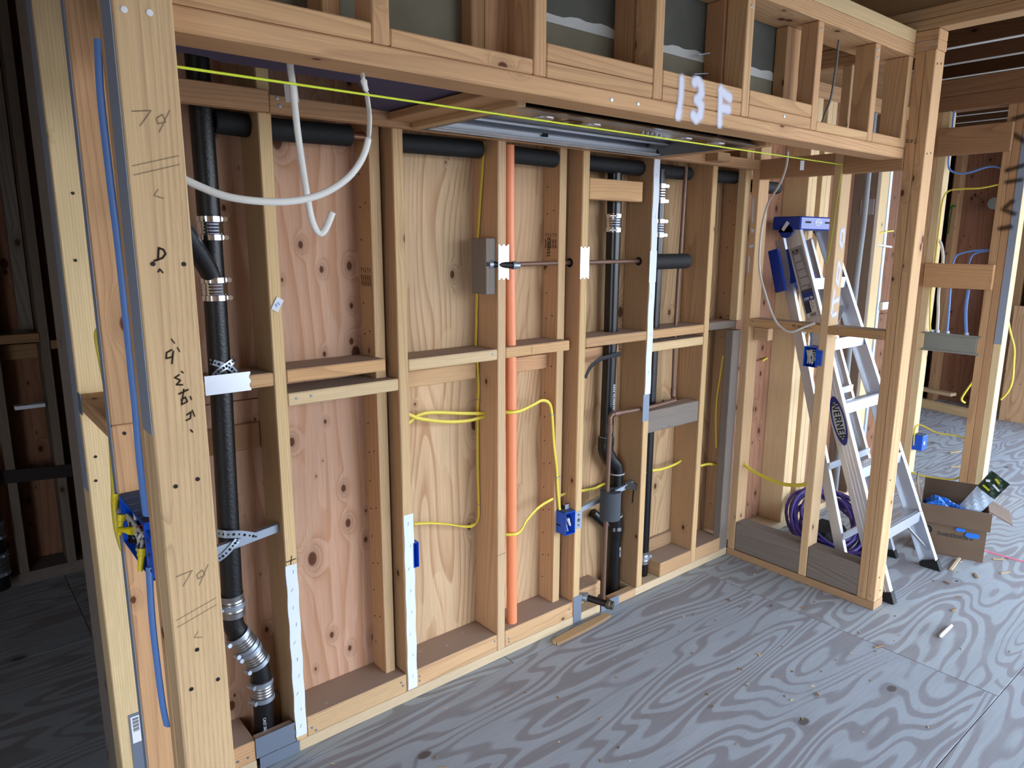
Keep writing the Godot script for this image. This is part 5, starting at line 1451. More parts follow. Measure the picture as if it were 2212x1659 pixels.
func ladder() -> void:
	var o := thing("step_ladder", "folded aluminium step ladder with blue top cap leaning behind the right stud wall", "ladder", P(2.72, 0, 0.5))
	var back := P(0, -0.367, -0.930)
	var rails := []
	for u in [0.0, 1.0]:
		var a := front_rail(u, 0.035)
		var b := front_rail(u, 1.69)
		var inn := P(1 if u == 0.0 else -1, 0, 0)
		var s := Shape.new()
		bar(s, a + back * 0.038, b + back * 0.038, 0.076, 0.003, back)
		bar(s, a + inn * 0.012, b + inn * 0.012, 0.026, 0.004, inn)
		bar(s, a + back * 0.076 + inn * 0.012, b + back * 0.076 + inn * 0.012, 0.026, 0.004, inn)
		for k in [0.022, 0.038, 0.054]:
			bar(s, a + back * k - inn * 0.0015, b + back * k - inn * 0.0015, 0.008, 0.003, back)
		rails.append(put(o, "front_rail", s, M.aluminium))
		s = Shape.new()
		bar(s, front_rail(u, 0.0) + inn * 0.010 + back * 0.036, front_rail(u, 0.05) + inn * 0.010 + back * 0.036, 0.086, 0.034, back)
		put(o, "foot", s, M.rubber)
		a = rear_rail(u, 0.02)
		b = rear_rail(u, 1.62)
		s = Shape.new()
		bar(s, a + back * 0.022, b + back * 0.022, 0.044, 0.003, back)
		bar(s, a + inn * 0.010, b + inn * 0.010, 0.022, 0.003, inn)
		bar(s, a + back * 0.044 + inn * 0.010, b + back * 0.044 + inn * 0.010, 0.022, 0.003, inn)
		put(o, "rear_rail", s, M.aluminium)
		s = Shape.new()
		bar(s, rear_rail(u, 0.0) + back * 0.02 + inn * 0.008, rear_rail(u, 0.04) + back * 0.02 + inn * 0.008, 0.050, 0.028, back)
		put(o, "foot", s, M.rubber)
	for y in [0.285, 0.570, 0.855, 1.140, 1.425]:
		var a := front_rail(0.0, y) + P(0.003, 0, 0)
		var b := front_rail(1.0, y) - P(0.003, 0, 0)
		var s := Shape.new()
		bar(s, a + P(0, -0.024, 0.002), b + P(0, -0.024, 0.002), 0.052, 0.004, P(0, 1, 0))
		bar(s, a + back * 0.04, b + back * 0.04, 0.08, 0.004, P(0, 0.12, 1))
		for k in 4:
			bar(s, a + back * (0.012 + 0.018 * k) + P(0, 0.004, 0), b + back * (0.012 + 0.018 * k) + P(0, 0.004, 0), 0.008, 0.004, P(0, 0.12, 1))
		put(o, "step", s, M.aluminium)
	for u in [0.0, 1.0]:   # braces under the lowest step
		var s := Shape.new()
		bar(s, front_rail(0.33 if u == 0.0 else 0.67, 0.275) + back * 0.03, front_rail(u, 0.10) + back * 0.03 + P(0.006 if u == 0.0 else -0.006, 0, 0), 0.018, 0.003, P(0, 0, 1))
		put(o, "brace", s, M.aluminium)
	for y in [0.22, 0.54, 0.86, 1.18]:
		var s := Shape.new()
		bar(s, rear_rail(0.0, y) + P(0, 0, 0.003), rear_rail(1.0, y) + P(0, 0, 0.003), 0.034, 0.008, P(0, 1, 0))
		put(o, "rear_brace", s, M.aluminium)
	for u in [0.06, 0.94]:
		var s := Shape.new()
		bar(s, front_rail(u, 1.30) + back * 0.05, rear_rail(u, 1.16), 0.02, 0.004, P(0, 0, 1))
		put(o, "spreader", s, M.aluminium)
	var s := Shape.new()
	box(s, P(2.548, 1.657, -0.012), P(2.888, 1.722, 0.138), 0, 0.006)
	for x in [2.5475, 2.8885]:
		turned(s, P(x - 0.004, 1.652, 0.065), P(1, 0, 0), [[0, 0], [0, 0.034], [0.008, 0.034], [0.008, 0]], 20)
		bar(s, P(x, 1.66, 0.025), P(x, 1.66, 0.105), 0.008, 0.03, P(1, 0, 0))
	var cap := put(o, "top_cap", s, M.cap_blue)
	for x in [2.59, 2.78]:
		s = Shape.new()
		box(s, P(x, 1.690, 0.1375), P(x + 0.055, 1.699, 0.1386), 0, 0.0003)
		put(cap, "slot", s, M.felt_black)
	var ring := []
	for k in 33:
		ring.append(V(64 + 54 * cos(TAU * k / 32), 32 + 24 * sin(TAU * k / 32)))
	print_on(cap, "logo_ring", strokes(128, 64, [[2.5] + ring], Color(0.85, 0.88, 0.95)), P(2.712, 1.694, 0.1392), P(0.036, 0, 0), P(0, 0.018, 0))
	lettering(cap, "logo_words", "WERNER", P(2.712, 1.694, 0.1392), P(1, 0, 0), P(0, 1, 0), 0.014, "tag_white", true)
	s = Shape.new()
	bar(s, P(2.5425, 1.655, 0.048), P(2.5425, 1.695, 0.075), 0.018, 0.001, P(0, -0.5, 1))
	put(cap, "white_sticker", s, M.tag_white)
	s = Shape.new()   # the folded blue tool tray between the rails
	var q := [P(2.575, 1.565, 0.065), P(2.575, 1.555, 0.10), P(2.80, 1.37, 0.14), P(2.62, 1.365, 0.14), P(2.555, 1.40, 0.115)]
	var mid := Vector3.ZERO
	for p in q: mid += p / 5.0
	var thick := P(-0.10, 0.08, 0.35).normalized() * 0.022
	for k in 5:
		s.face(mid + thick, q[k] + thick, q[(k + 1) % 5] + thick, mid + thick, thick, Color(1, 1, 1))
		s.tri(mid + thick, q[k] + thick, q[(k + 1) % 5] + thick, thick.normalized(), thick.normalized(), thick.normalized(), V(0, 0), V(1, 0), V(1, 1), Color(1, 1, 1))
		s.tri(mid - thick, q[k] - thick, q[(k + 1) % 5] - thick, -thick.normalized(), -thick.normalized(), -thick.normalized(), V(0, 0), V(1, 0), V(1, 1), Color(1, 1, 1))
		s.face(q[k] - thick, q[(k + 1) % 5] - thick, q[(k + 1) % 5] + thick, q[k] + thick, (q[k] + q[(k + 1) % 5]) * 0.5 - mid, Color(1, 1, 1))
	put(o, "tool_tray", s, M.cap_blue)
	s = Shape.new()
	bar(s, P(2.505, 1.56, 0.03), P(2.50, 1.36, 0.09), 0.05, 0.02, P(0, 0.2, 1))
	put(o, "tray_side", s, M.cap_blue)
	# labels on the left rail
	var im := Image.create(128, 640, false, Image.FORMAT_RGB8)
	im.fill(Color(0.60, 0.59, 0.57))
	im.fill_rect(Rect2i(6, 6, 116, 384), Color(0.50, 0.49, 0.48))
	im.fill_rect(Rect2i(12, 14, 104, 3), Color(0.8, 0.8, 0.8))
	im.fill_rect(Rect2i(16, 24, 60, 26), Color(0.12, 0.12, 0.12))
	im.fill_rect(Rect2i(30, 32, 26, 10), Color(0.7, 0.69, 0.66))
	for i in 40:
		im.fill_rect(Rect2i(14 + (10 if i % 7 else 0), 62 + i * 8, 60 + (i * 37) % 36, 3), Color(0.82, 0.81, 0.79) if i % 9 else Color(0.1, 0.1, 0.1))
	im.fill_rect(Rect2i(6, 392, 116, 14), Color(0.1, 0.1, 0.1))
	im.fill_rect(Rect2i(6, 408, 116, 84), Color(0.09, 0.20, 0.50))
	im.fill_rect(Rect2i(6, 494, 58, 100), Color(0.06, 0.09, 0.16))
	im.fill_rect(Rect2i(66, 494, 56, 100), Color(0.80, 0.79, 0.77))
	for i in 5:
		im.fill_rect(Rect2i(12, 504 + i * 18, 40, 4), Color(0.35, 0.4, 0.5))
		im.fill_rect(Rect2i(74 + (i % 2) * 14, 504 + i * 14, 14, 6), Color(0.15, 0.15, 0.15))
	im.fill_rect(Rect2i(6, 596, 116, 40), Color(0.80, 0.79, 0.77))
	for i in 16:
		im.fill_rect(Rect2i(40 + i * 4, 602, 2 if i % 3 else 3, 28), Color(0.1, 0.1, 0.1))
	var lm := StandardMaterial3D.new()
	lm.albedo_texture = ImageTexture.create_from_image(im)
	lm.roughness = 0.5
	var up := (front_rail(0, 1.6) - front_rail(0, 0.4)).normalized()
	var out := P(-1, 0, 0)
	var c := front_rail(0, 1.425) + back * 0.038 + out * 0.0045
	var lab := print_on(rails[0], "warning_label", lm, c, -back * 0.031, up * 0.178)
	lettering(lab, "label_words", "250 lb", c - up * 0.083 + out * 0.0006, -back, up, 0.017, "tag_white", true)
	c = front_rail(0, 0.79) + back * 0.038 + out * 0.0045
	im = Image.create(96, 340, false, Image.FORMAT_RGBA8)
	im.fill(Color(0.10, 0.13, 0.40, 0.0))
	for y in 340:
		for x in 96:
			var e := Vector2((x - 47.5) / 47.0, (y - 169.5) / 169.0)
			if e.length() < 1.0:
				var e2 := Vector2((x - 47.5) / 37.0, (y - 169.5) / 128.0)
				im.set_pixel(x, y, Color(0.66, 0.67, 0.68, 1) if e2.length() < 1.0 else Color(0.11, 0.14, 0.42, 1))
	var om := StandardMaterial3D.new()
	om.albedo_texture = ImageTexture.create_from_image(im)
	om.transparency = BaseMaterial3D.TRANSPARENCY_ALPHA
	om.roughness = 0.5
	var ov := print_on(rails[0], "oval_logo", om, c, -back * 0.033, up * 0.118)
	lettering(ov, "logo_words", "WERNER", c + out * 0.0006, -up, -back, 0.043, "ink", true)

# ---------------------------------------------------------------- carton
func carton() -> void:
	var A := P(3.145, 0, 0.610)
	var B := P(3.245, 0, 0.888)
	var D := P(0.94, 0, -0.338) * 0.25
	var H := P(0, 0.265, 0)
	var o := thing("cardboard_box", "open brown cardboard box with blue film and a bag in it, behind the ladder", "box", P(3.3, 0, 0.7))
	var mid := (A + B + D) * 0.5 + H * 0.5
	var s := Shape.new()
	var cs := [A, B, B + D, A + D]
	for k in 4:
		var a: Vector3 = cs[k]
		var b: Vector3 = cs[(k + 1) % 4]
		var inn: Vector3 = (mid - (a + b) * 0.5 - H * 0.5)
		inn = (inn - (b - a).normalized() * inn.dot((b - a).normalized()))
		inn.y = 0
		inn = inn.normalized() * 0.004
		s.face(a, b, b + H, a + H, -inn, Color(1, 1, 1))
		s.face(a + inn, b + inn, b + H + inn, a + H + inn, inn, Color(0.7, 0.65, 0.6))
		s.face(a + H, b + H, b + H + inn, a + H + inn, P(0, 1, 0), Color(1, 1, 1))
	s.face(A + P(0, 0.003, 0), B + P(0, 0.003, 0), B + D + P(0, 0.003, 0), A + D + P(0, 0.003, 0), P(0, 1, 0), Color(0.7, 0.65, 0.6))
	s.face(A, B, B + D, A + D, P(0, -1, 0), Color(1, 1, 1))
	var body := put(o, "body", s, M.cardboard)
	var fr := (B - A).normalized()
	var out := -D.normalized()
	s = Shape.new()   # front flap folded down
	bar(s, A + H + out * 0.004 - P(0, 0.045, 0) + out * 0.008, B + H + out * 0.012 - P(0, 0.045, 0) + fr * 0.012, 0.095, 0.004, P(0, 1, 0) - out * 0.12)
	put(o, "flap", s, M.cardboard)
	s = Shape.new()
	bar(s, A + D * 0.1 + H + P(-0.012, 0.05, -0.02), A + D * 0.95 + H + P(-0.012, 0.05, -0.02), 0.11, 0.004, P(-0.1, 1, -0.25))
	put(o, "flap", s, M.cardboard)
	s = Shape.new()
	bar(s, B + D * 0.05 + H + fr * 0.05 - P(0, 0.02, 0), B + D * 0.95 + H + fr * 0.05 - P(0, 0.02, 0), 0.115, 0.004, fr - P(0, 0.5, 0))
	put(o, "flap", s, M.cardboard)
	s = Shape.new()
	bar(s, A + D + H + P(0.01, 0.03, 0), B + D + H + P(0.01, 0.03, 0), 0.07, 0.004, P(0.2, 1, 0))
	put(o, "flap", s, M.cardboard_inside)
	var ctr := A.lerp(B, 0.125) + out * 0.0012 + P(0, 0.128, 0)
	var ring := []
	for k in 33: ring.append(V(64 + 42 * cos(TAU * k / 32), 64 + 42 * sin(TAU * k / 32)))
	var burst := []
	for k in 7: burst.append([3.0, V(64 + 18 * cos(0.9 * k), 64 + 18 * sin(0.9 * k)), V(64 + 34 * cos(0.9 * k + 0.3), 64 + 34 * sin(0.9 * k + 0.3))])
	print_on(body, "round_logo", strokes(128, 128, [[10.0] + ring] + burst, Color(0.16, 0.16, 0.15, 0.85), 2.0), ctr, fr * 0.028, P(0, 0.028, 0))
	lettering(body, "box_words", "Southwire", A.lerp(B, 0.555) + out * 0.0012 + P(0, 0.116, 0), fr, P(0, 1, 0), 0.031, "ink_grey", true, "Droid Serif")
	# blue film
	s = Shape.new()
	var n := 14
	var hgt := func(i: int, j: int) -> Vector3:
		var a := float(i) / n
		var b := float(j) / n
		var edge := minf(minf(a, 1 - a), minf(b, 1 - b)) * 4.0
		return A.lerp(B, 0.02 + 0.78 * a) + D * (0.02 + 0.5 * b) + P(0, 0.235 + minf(edge, 1.0) * (0.065 * exp(-pow((a - 0.12) * 3.6, 2)) * 0.7 + 0.022) + 0.008 * sin(a * 17.0 + b * 9.0) + 0.006 * sin(b * 23.0 - a * 5.0), 0)
	for i in n:
		for j in n:
			var p0: Vector3 = hgt.call(i, j)
			var p1: Vector3 = hgt.call(i + 1, j)
			var p2: Vector3 = hgt.call(i + 1, j + 1)
			var p3: Vector3 = hgt.call(i, j + 1)
			s.face(p0, p1, p2, p0, P(0, 1, 0), Color(1, 1, 1))
			var g := (p1 - p0).cross(p2 - p0).normalized()
			if g.y < 0: g = -g
			s.tri(p0, p1, p2, g, g, g, V(0, 0), V(1, 0), V(1, 1), Color(1, 1, 1))
			g = (p2 - p0).cross(p3 - p0).normalized()
			if g.y < 0: g = -g
			s.tri(p0, p2, p3, g, g, g, V(0, 0), V(1, 0), V(1, 1), Color(1, 1, 1))
			var dn := P(0, -0.004, 0)
			s.tri(p0 + dn, p1 + dn, p2 + dn, -g, -g, -g, V(0, 0), V(1, 0), V(1, 1), Color(1, 1, 1))
			s.tri(p0 + dn, p2 + dn, p3 + dn, -g, -g, -g, V(0, 0), V(1, 0), V(1, 1), Color(1, 1, 1))
	tag(put(self, "plastic_film", s, M.blue_film), "crumpled blue plastic film on top of the open cardboard box", "plastic film")
	for q in [[0.62, 0.155, 0.045, 0.02], [0.80, 0.135, 0.065, 0.028]]:
		s = Shape.new()
		var c: Vector3 = A.lerp(B, q[0]) + out * 0.008 + P(0, q[1], 0)
		var w: Vector3 = fr * float(q[2]) * 0.5
		var v: Vector3 = P(0, float(q[3]) * 0.5, 0)
		var pts := [c - w - v * 0.4, c - w * 0.4 - v, c + w * 0.8 - v * 0.8, c + w, c + w * 0.7 + v, c - w * 0.8 + v]
		for k in 6:
			s.face(c + out * 0.004, pts[k], pts[(k + 1) % 6], c + out * 0.004, out, Color(1, 1, 1))
			s.tri(c + out * 0.006, pts[k], pts[(k + 1) % 6], out, out, out, V(0, 0), V(1, 0), V(1, 1), Color(1, 1, 1))
			s.tri(c - out * 0.004, pts[k], pts[(k + 1) % 6], -out, -out, -out, V(0, 0), V(1, 0), V(1, 1), Color(1, 1, 1))
		tag(put(self, "plastic_film", s, M.blue_film), "%s scrap of blue film below the front flap of the cardboard box" % ("smaller" if q[0] < 0.7 else "larger"), "plastic film", "film scraps under the flap")
	# bag leaning out of the right end
	var bag := thing("plastic_bag", "clear bag with dark green header leaning out of the cardboard box", "bag", P(3.28, 0.25, 0.85))
	var foot := P(3.262, 0.222, 0.775)
	var tip := P(3.272, 0.455, 0.905)
	var axis := tip - foot
	var wide := (P(-0.05, -0.30, 0.80) - axis * (P(-0.05, -0.30, 0.80).dot(axis) / axis.length_squared())).normalized() * 0.050
	var puff := axis.cross(wide).normalized()
	if puff.x > 0: puff = -puff
	var rows := 12
	var names := [["clear_body", 0.0, 0.60, "bag_white"], ["header", 0.60, 1.0, "green_print"], ["yellow_gusset", -0.12, 0.0, "bag_yellow"]]
	for part in names:
		s = Shape.new()
		for i in rows:
			for j in 6:
				for side in [1.0, -1.0]:
					var corner := func(a: float, b: float) -> Vector3:
						var t: float = lerpf(part[1], part[2], a)
						var p: float = (1.0 - pow(absf(b * 2 - 1), 2.0)) * (0.022 * (1.0 - clampf(t, 0, 1)) + 0.002)
						return foot + axis * t + wide * (b * 2 - 1) * (0.9 + 0.1 * t) + puff * side * (p + 0.0025 * sin(t * 31.0 + b * 9.0))
					var a0 := float(i) / rows
					var a1 := float(i + 1) / rows
					var b0 := j / 6.0
					var b1 := (j + 1) / 6.0
					s.face(corner.call(a0, b0), corner.call(a0, b1), corner.call(a1, b1), corner.call(a1, b0), puff * side, Color(1, 1, 1))
		put(bag, part[0], s, M[part[3]])
	var face_c := func(t: float, b: float) -> Vector3: return foot + axis * t + wide * b + puff * (0.026 * (1.0 - t) + 0.007)
	s = Shape.new()
	bar(s, face_c.call(0.93, -0.2), face_c.call(0.90, 0.35), 0.012, 0.0008, axis)
	bar(s, face_c.call(0.70, -0.6), face_c.call(0.69, 0.15), 0.010, 0.0008, axis)
	put(bag, "yellow_print", s, M.bag_yellow)
	s = Shape.new()
	bar(s, face_c.call(0.82, 0.0), face_c.call(0.79, 0.8), 0.010, 0.0008, axis)
	bar(s, face_c.call(0.80, -0.7), face_c.call(0.84, -0.4), 0.012, 0.0008, axis)
	put(bag, "white_print", s, M.tag_white)
	# purple cord behind the right stud wall
	s = Shape.new()
	var cc := P(2.88, 0.115, 0.25)
	var nn := P(-0.42, 0.86, 0.28).normalized()
	var ex := P(0.62, 0, -0.62)
	ex = (ex - nn * ex.dot(nn)).normalized()
	var ey := nn.cross(ex)
	var path := []
	for i in 11 * 36:
		var a := TAU * i / 36.0
		var loop := i / 36
		var r := 0.165 + 0.035 * sin(loop * 2.4) + 0.012 * sin(a * 2 + loop)
		path.append(cc + ex * cos(a) * r * 1.18 + ey * sin(a) * r + nn * (0.012 * sin(loop * 1.7 + a) + 0.010 * (loop % 4) - 0.015) + P(0, 0.012 * sin(a * 3 + loop * 2.0), 0))
	for i in path.size():
		var p: Vector3 = path[i]
		p.y = maxf(p.y, 0.014)
		p.x = maxf(p.x, 2.43)
		path[i] = p
	tube(s, path, 0.0085, 8)
	tag(put(self, "extension_cord", s, M.purple_jacket), "coiled purple extension cord on the floor behind the right stud wall", "cord")
	s = Shape.new()
	path = []
	for i in 6 * 24:
		var a := TAU * i / 24.0
		path.append(P(2.60 + 0.13 * cos(a) + 0.01 * sin(a * 1.3), 0.05 + 0.012 * sin(a * 0.37) + 0.02 * sin(a), 0.50 + 0.10 * sin(a)))
	tube(s, path, 0.0085, 8)
	tag(put(self, "extension_cord", s, M.purple_jacket), "lower purple cord bundle nearest the foot of the ladder", "cord")
	s = Shape.new()
	box(s, P(2.75, 0.0, 0.16), P(2.98, 0.09, 0.32), 0, 0.02)
	tag(put(self, "tool_bag", s, M.felt_black), "dark bundle lying inside the coiled purple cord", "bag")

# ---------------------------------------------------------------- the floor
func floor_things() -> void:
	var s := Shape.new()
	var n := 16
	for i in n:
		var a := float(i) / n
		var b := float(i + 1) / n
		var wa := 0.016 * (0.5 + 0.5 * sin(a * 2.6 + 0.4)) + 0.004
		var wb := 0.016 * (0.5 + 0.5 * sin(b * 2.6 + 0.4)) + 0.004
		var p := P(1.04, 0, 0.060).lerp(P(1.375, 0, 0.045), a)
		var q := P(1.04, 0, 0.060).lerp(P(1.375, 0, 0.045), b)
		var up := P(0, 0.012, 0)
		s.face(p + up + P(0, 0, -wa), q + up + P(0, 0, -wb), q + up + P(0, 0, wb), p + up + P(0, 0, wa), P(0, 1, 0), Color(0.75, 0.66, 0.55))
		s.face(p + P(0, 0, wa), q + P(0, 0, wb), q + up + P(0, 0, wb), p + up + P(0, 0, wa), P(0, 0, 1), Color(0.45, 0.36, 0.3))
		s.face(p + P(0, 0, -wa), q + P(0, 0, -wb), q + up + P(0, 0, -wb), p + up + P(0, 0, -wa), P(0, 0, -1), Color(1.1, 1.0, 0.85))
	s.face(P(1.04, 0, 0.05), P(1.04, 0, 0.07), P(1.04, 0.012, 0.07), P(1.04, 0.012, 0.05), P(-1, 0, 0), Color(1, 0.95, 0.8))
	tag(put(self, "wood_lath", s, M.edge), "split strip of wood on the floor below the capped pipe", "wood strip")
	s = Shape.new()
	turned(s, P(2.300, 0.0075, 1.03), P(1, 0, -0.03), [[0, 0.0], [0.004, 0.003], [0.012, 0.0072], [0.10, 0.0072], [0.102, 0.0065], [0.136, 0.0065], [0.138, 0.0]], 14)
	tag(put(self, "marker", s, M.tag_white), "white marker lying on the floor in front of the right stud wall", "marker")
	var chips := [[2.04, 0.90, 0.035, 0.4], [2.10, 0.55, 0.02, 1.2], [0.30, 0.35, 0.02, 0.9], [1.90, 0.30, 0.02, 2.0], [2.60, 0.98, 0.03, 0.2], [1.55, 0.9, 0.02, 2.2], [0.45, 0.60, 0.016, 0.3], [3.05, 0.92, 0.05, 2.6], [3.20, 1.0, 0.045, 0.5], [2.86, 0.86, 0.03, 2.0], [3.35, 0.93, 0.05, 0.9], [5.3, 0.05, 0.10, 0.3], [5.6, -0.3, 0.08, 2.1], [4.9, 0.2, 0.09, 0.5], [2.75, 0.95, 0.02, 1.0], [0.85, 0.50, 0.012, 0.2], [1.2, 0.70, 0.012, 1.8], [1.0, 0.95, 0.014, 0.6], [1.62, 0.62, 0.014, 1.1]]
	s = Shape.new()
	for c in chips:
		var d := P(cos(c[3]), 0.0, sin(c[3]))
		var p := P(c[0], 0.003, c[1])
		bar(s, p - d * float(c[2]) * 0.6, p + d * float(c[2]) * 0.6 + P(0, 0.002, 0), float(c[2]) * 0.20, 0.004, P(-d.z, 0, d.x), Color(0.75, 0.72, 0.66) if int(float(c[3]) * 10) % 2 else Color(0.5, 0.42, 0.35))
	for i in 130:
		var p := P(rng.randf_range(-0.2, 3.2), 0.0015, rng.randf_range(0.05, 1.25))
		var a := rng.randf() * TAU
		var L := rng.randf_range(0.002, 0.007)
		bar(s, p - P(cos(a), 0, sin(a)) * L, p + P(cos(a), 0, sin(a)) * L, L * 0.6, 0.002, P(-sin(a), 0, cos(a)), Color(0.55, 0.48, 0.42) if i % 3 else Color(1.1, 1.1, 1.05))
	var ch := put(self, "wood_chips", s, M.edge)
	tag(ch, "splinters and crumbs of wood scattered over the plywood floor", "debris")
	ch.set_meta("kind", "stuff")
	s = Shape.new()
	bar(s, P(3.02, 0.006, 0.82), P(3.19, 0.010, 0.80), 0.012, 0.008, P(0, 0, 1))
	tag(put(self, "wood_splinter", s, M.edge), "pale splinter on the floor between ladder foot and cardboard box", "splinter")
	s = Shape.new()
	bar(s, P(3.415, 0.0008, 0.80), P(3.43, 0.0008, 1.40), 0.02, 0.0008, P(1, 0, 0))
	tag(put(self, "chalk_line", s, M.pink_chalk), "pink chalk line on the floor right of the cardboard box", "chalk line")

# ---------------------------------------------------------------- writing on the wood, nails
func nails(parent: Node, list: Array, out: Vector3, r := 0.0042, m := "zinc_plate") -> void:
	for p in list:
		var s := Shape.new()
		turned(s, p, out, [[-0.002, r], [0.0012, r], [0.0016, r * 0.7], [0.0016, 0]], 10)
		put(parent, "nail_head", s, M[m])

func marks() -> void:
	var sof := get_node("soffit")
	var wl := get_node("wall_left")
	var wr := get_node("wall_right")
	var wb := get_node("wall_back")
	var white := Color(0.86, 0.87, 0.92, 0.95)
	# 13F sprayed on the front of the soffit
	var m := strokes(300, 128, [
		[11.0, V(22, 18), V(22, 60), V(18, 96), V(14, 112)], [14.0, V(17, 100), V(14, 112)],
		[14.0, V(78, 18), V(92, 12), V(108, 22), V(112, 44), V(100, 58), V(92, 62)], [14.0, V(94, 62), V(114, 74), V(112, 100), V(94, 112), V(80, 104)],
		[12.0, V(202, 20), V(204, 70), V(206, 114)], [14.0, V(202, 24), V(232, 34), V(246, 38)], [14.0, V(206, 70), V(244, 70)]], white, 8.0)
	print_on(sof, "spray_paint_mark", m, P(1.02, 1.983, 0.6756), P(0.150, 0, 0), P(0, 0.064, 0))
	# white spray on the right stud wall
	m = strokes(64, 400, [[6.0, V(24, 40), V(30, 120)], [6.0, V(26, 150), V(44, 154)], [6.0, V(22, 210), V(46, 206)], [6.0, V(22, 250), V(24, 300)]], Color(0.86, 0.88, 0.95, 0.8), 7.0)
	print_on(wr, "spray_paint_mark", m, P(2.3182, 1.59, 0.022), P(0, 0, 0.022), P(0, 0.26, 0))
	m = strokes(100, 400, [[9.0, V(70, 40), V(40, 44), V(36, 80), V(60, 100), V(76, 80), V(70, 44)], [9.0, V(40, 160), V(36, 220), V(60, 236), V(70, 180), V(44, 156)], [9.0, V(22, 260), V(16, 340)], [9.0, V(20, 300), V(80, 292)], [9.0, V(28, 350), V(70, 344)]], Color(0.90, 0.92, 0.97, 0.85), 8.0)
	print_on(wr, "spray_paint_mark", m, P(2.362, 1.46, 0.4342), P(0.040, 0, 0), P(0, 0.24, 0))
	m = strokes(160, 96, [[5.0, V(10, 30), V(60, 26)], [4.0, V(80, 20), V(130, 34)], [4.0, V(30, 70), V(120, 60)], [3.0, V(96, 50), V(150, 52)]], Color(0.85, 0.86, 0.9, 0.35), 9.0)
	print_on(wr, "spray_paint_mark", m, P(2.3182, 2.34, 0.715), P(0, 0, 0.04), P(0, 0.03, 0))
	# handwriting down the big left post
	m = strokes(128, 512, [
		[2.4, V(46, 44), V(50, 16), V(60, 20), V(64, 30), V(56, 40), V(38, 46)], [2.0, V(44, 72), V(48, 66), V(54, 74)],
		[1.6, V(60, 236), V(66, 246)], [2.0, V(58, 262), V(46, 268), V(44, 282), V(58, 280), V(62, 266), V(56, 296)], [1.6, V(72, 258), V(76, 268)],
		[2.0, V(70, 326), V(60, 332), V(72, 340), V(62, 350), V(76, 352)], [1.8, V(76, 318), V(80, 322)],
		[2.2, V(66, 374), V(88, 366)], [2.0, V(70, 390), V(80, 384), V(84, 396), V(70, 402), V(78, 364)], [1.8, V(92, 384), V(94, 392)],
		[2.0, V(80, 430), V(90, 424), V(88, 440), V(78, 444)], [1.8, V(94, 420), V(98, 436)], [2.0, V(86, 470), V(90, 476)]], Color(0.13, 0.10, 0.09, 0.9), 1.0)
	print_on(wl, "handwriting", m, P(-0.464, 1.43, 0.7537), P(0.0415, 0, 0), P(0, 0.166, 0))
	m = strokes(128, 256, [[1.3, V(20, 30), V(60, 24), V(34, 60)], [1.3, V(70, 40), V(84, 30), V(90, 46), V(72, 52), V(70, 40)], [1.3, V(100, 20), V(74, 70)], [1.0, V(10, 150), V(112, 120)], [1.0, V(12, 170), V(112, 140)], [1.2, V(60, 200), V(50, 214), V(70, 220)]], Color(0.30, 0.26, 0.24, 0.55), 1.0)
	print_on(wl, "pencil_mark", m, P(-0.464, 0.98, 0.7537), P(0.0415, 0, 0), P(0, 0.083, 0))
	print_on(wl, "pencil_mark", m, P(-0.464, 1.72, 0.7537), P(0.0415, 0, 0), P(0, 0.083, 0))
	nails(wl, [P(-0.490, 1.922, 0.753), P(-0.456, 1.924, 0.753)], P(0, 0, 1), 0.0048, "tag_white")
	nails(wl, [P(-0.438, 1.56, 0.753), P(-0.483, 1.561, 0.753), P(-0.48, 1.20, 0.753), P(-0.445, 1.205, 0.753), P(-0.47, 0.90, 0.753), P(-0.485, 0.83, 0.753), P(-0.44, 0.83, 0.753)], P(0, 0, 1), 0.0036, "bronze")
	nails(wl, [P(-0.49, 1.225, 0.4405), P(-0.465, 1.222, 0.4405), P(-0.47, 1.19, 0.4405), P(-0.485, 1.08, 0.0405), P(-0.49, 1.02, 0.0405), P(-0.47, 1.7, 0.0405), P(-0.48, 1.55, 0.0405)], P(0, 0, 1), 0.0036, "bronze")
	# black cross on the first stud, dashes on others
	m = strokes(64, 64, [[2.6, V(4, 36), V(60, 30)], [2.6, V(36, 8), V(28, 56)]], Color(0.03, 0.03, 0.03, 0.95))
	print_on(wb, "marker_cross", m, P(-0.001, 0.652, 0.0006), P(0.017, 0, 0), P(0, 0.017, 0))
	m = strokes(64, 32, [[1.2, V(2, 18), V(62, 14)]], Color(0.1, 0.1, 0.1, 0.9))
	print_on(wb, "pencil_mark", m, P(0.813, 0.435, 0.0006), P(0.019, 0, 0), P(0, 0.010, 0))
	m = strokes(48, 96, [[2.4, V(24, 4), V(22, 90)]], Color(0.08, 0.08, 0.08, 0.9))
	print_on(wb, "marker_dash", m, P(0.955, 1.203, 0.0006), P(0.006, 0, 0), P(0, 0.015, 0))
	# grade stamps and nail tips on the flat studs
	for q in [[0.3336, 1.485], [1.1286, 1.60]]:
		var st := []
		for i in 5:
			st.append([2.0, V(18 + i * 22, 8), V(18 + i * 22, 34)])
			st.append([1.4, V(10 + i * 22, 14 + (i % 3) * 6), V(26 + i * 22, 14 + (i % 3) * 6)])
			st.append([3.0, V(12 + i * 22, 50), V(24 + i * 22, 100)])
			st.append([2.0, V(24 + i * 22, 48), V(12 + i * 22, 104)])
		print_on(wb, "grade_stamp", strokes(128, 112, st, Color(0.10, 0.08, 0.07, 0.8), 1.0), P(q[0], q[1], -0.094), P(0, 0, 0.040), P(0, 0.034, 0))
		var tips := []
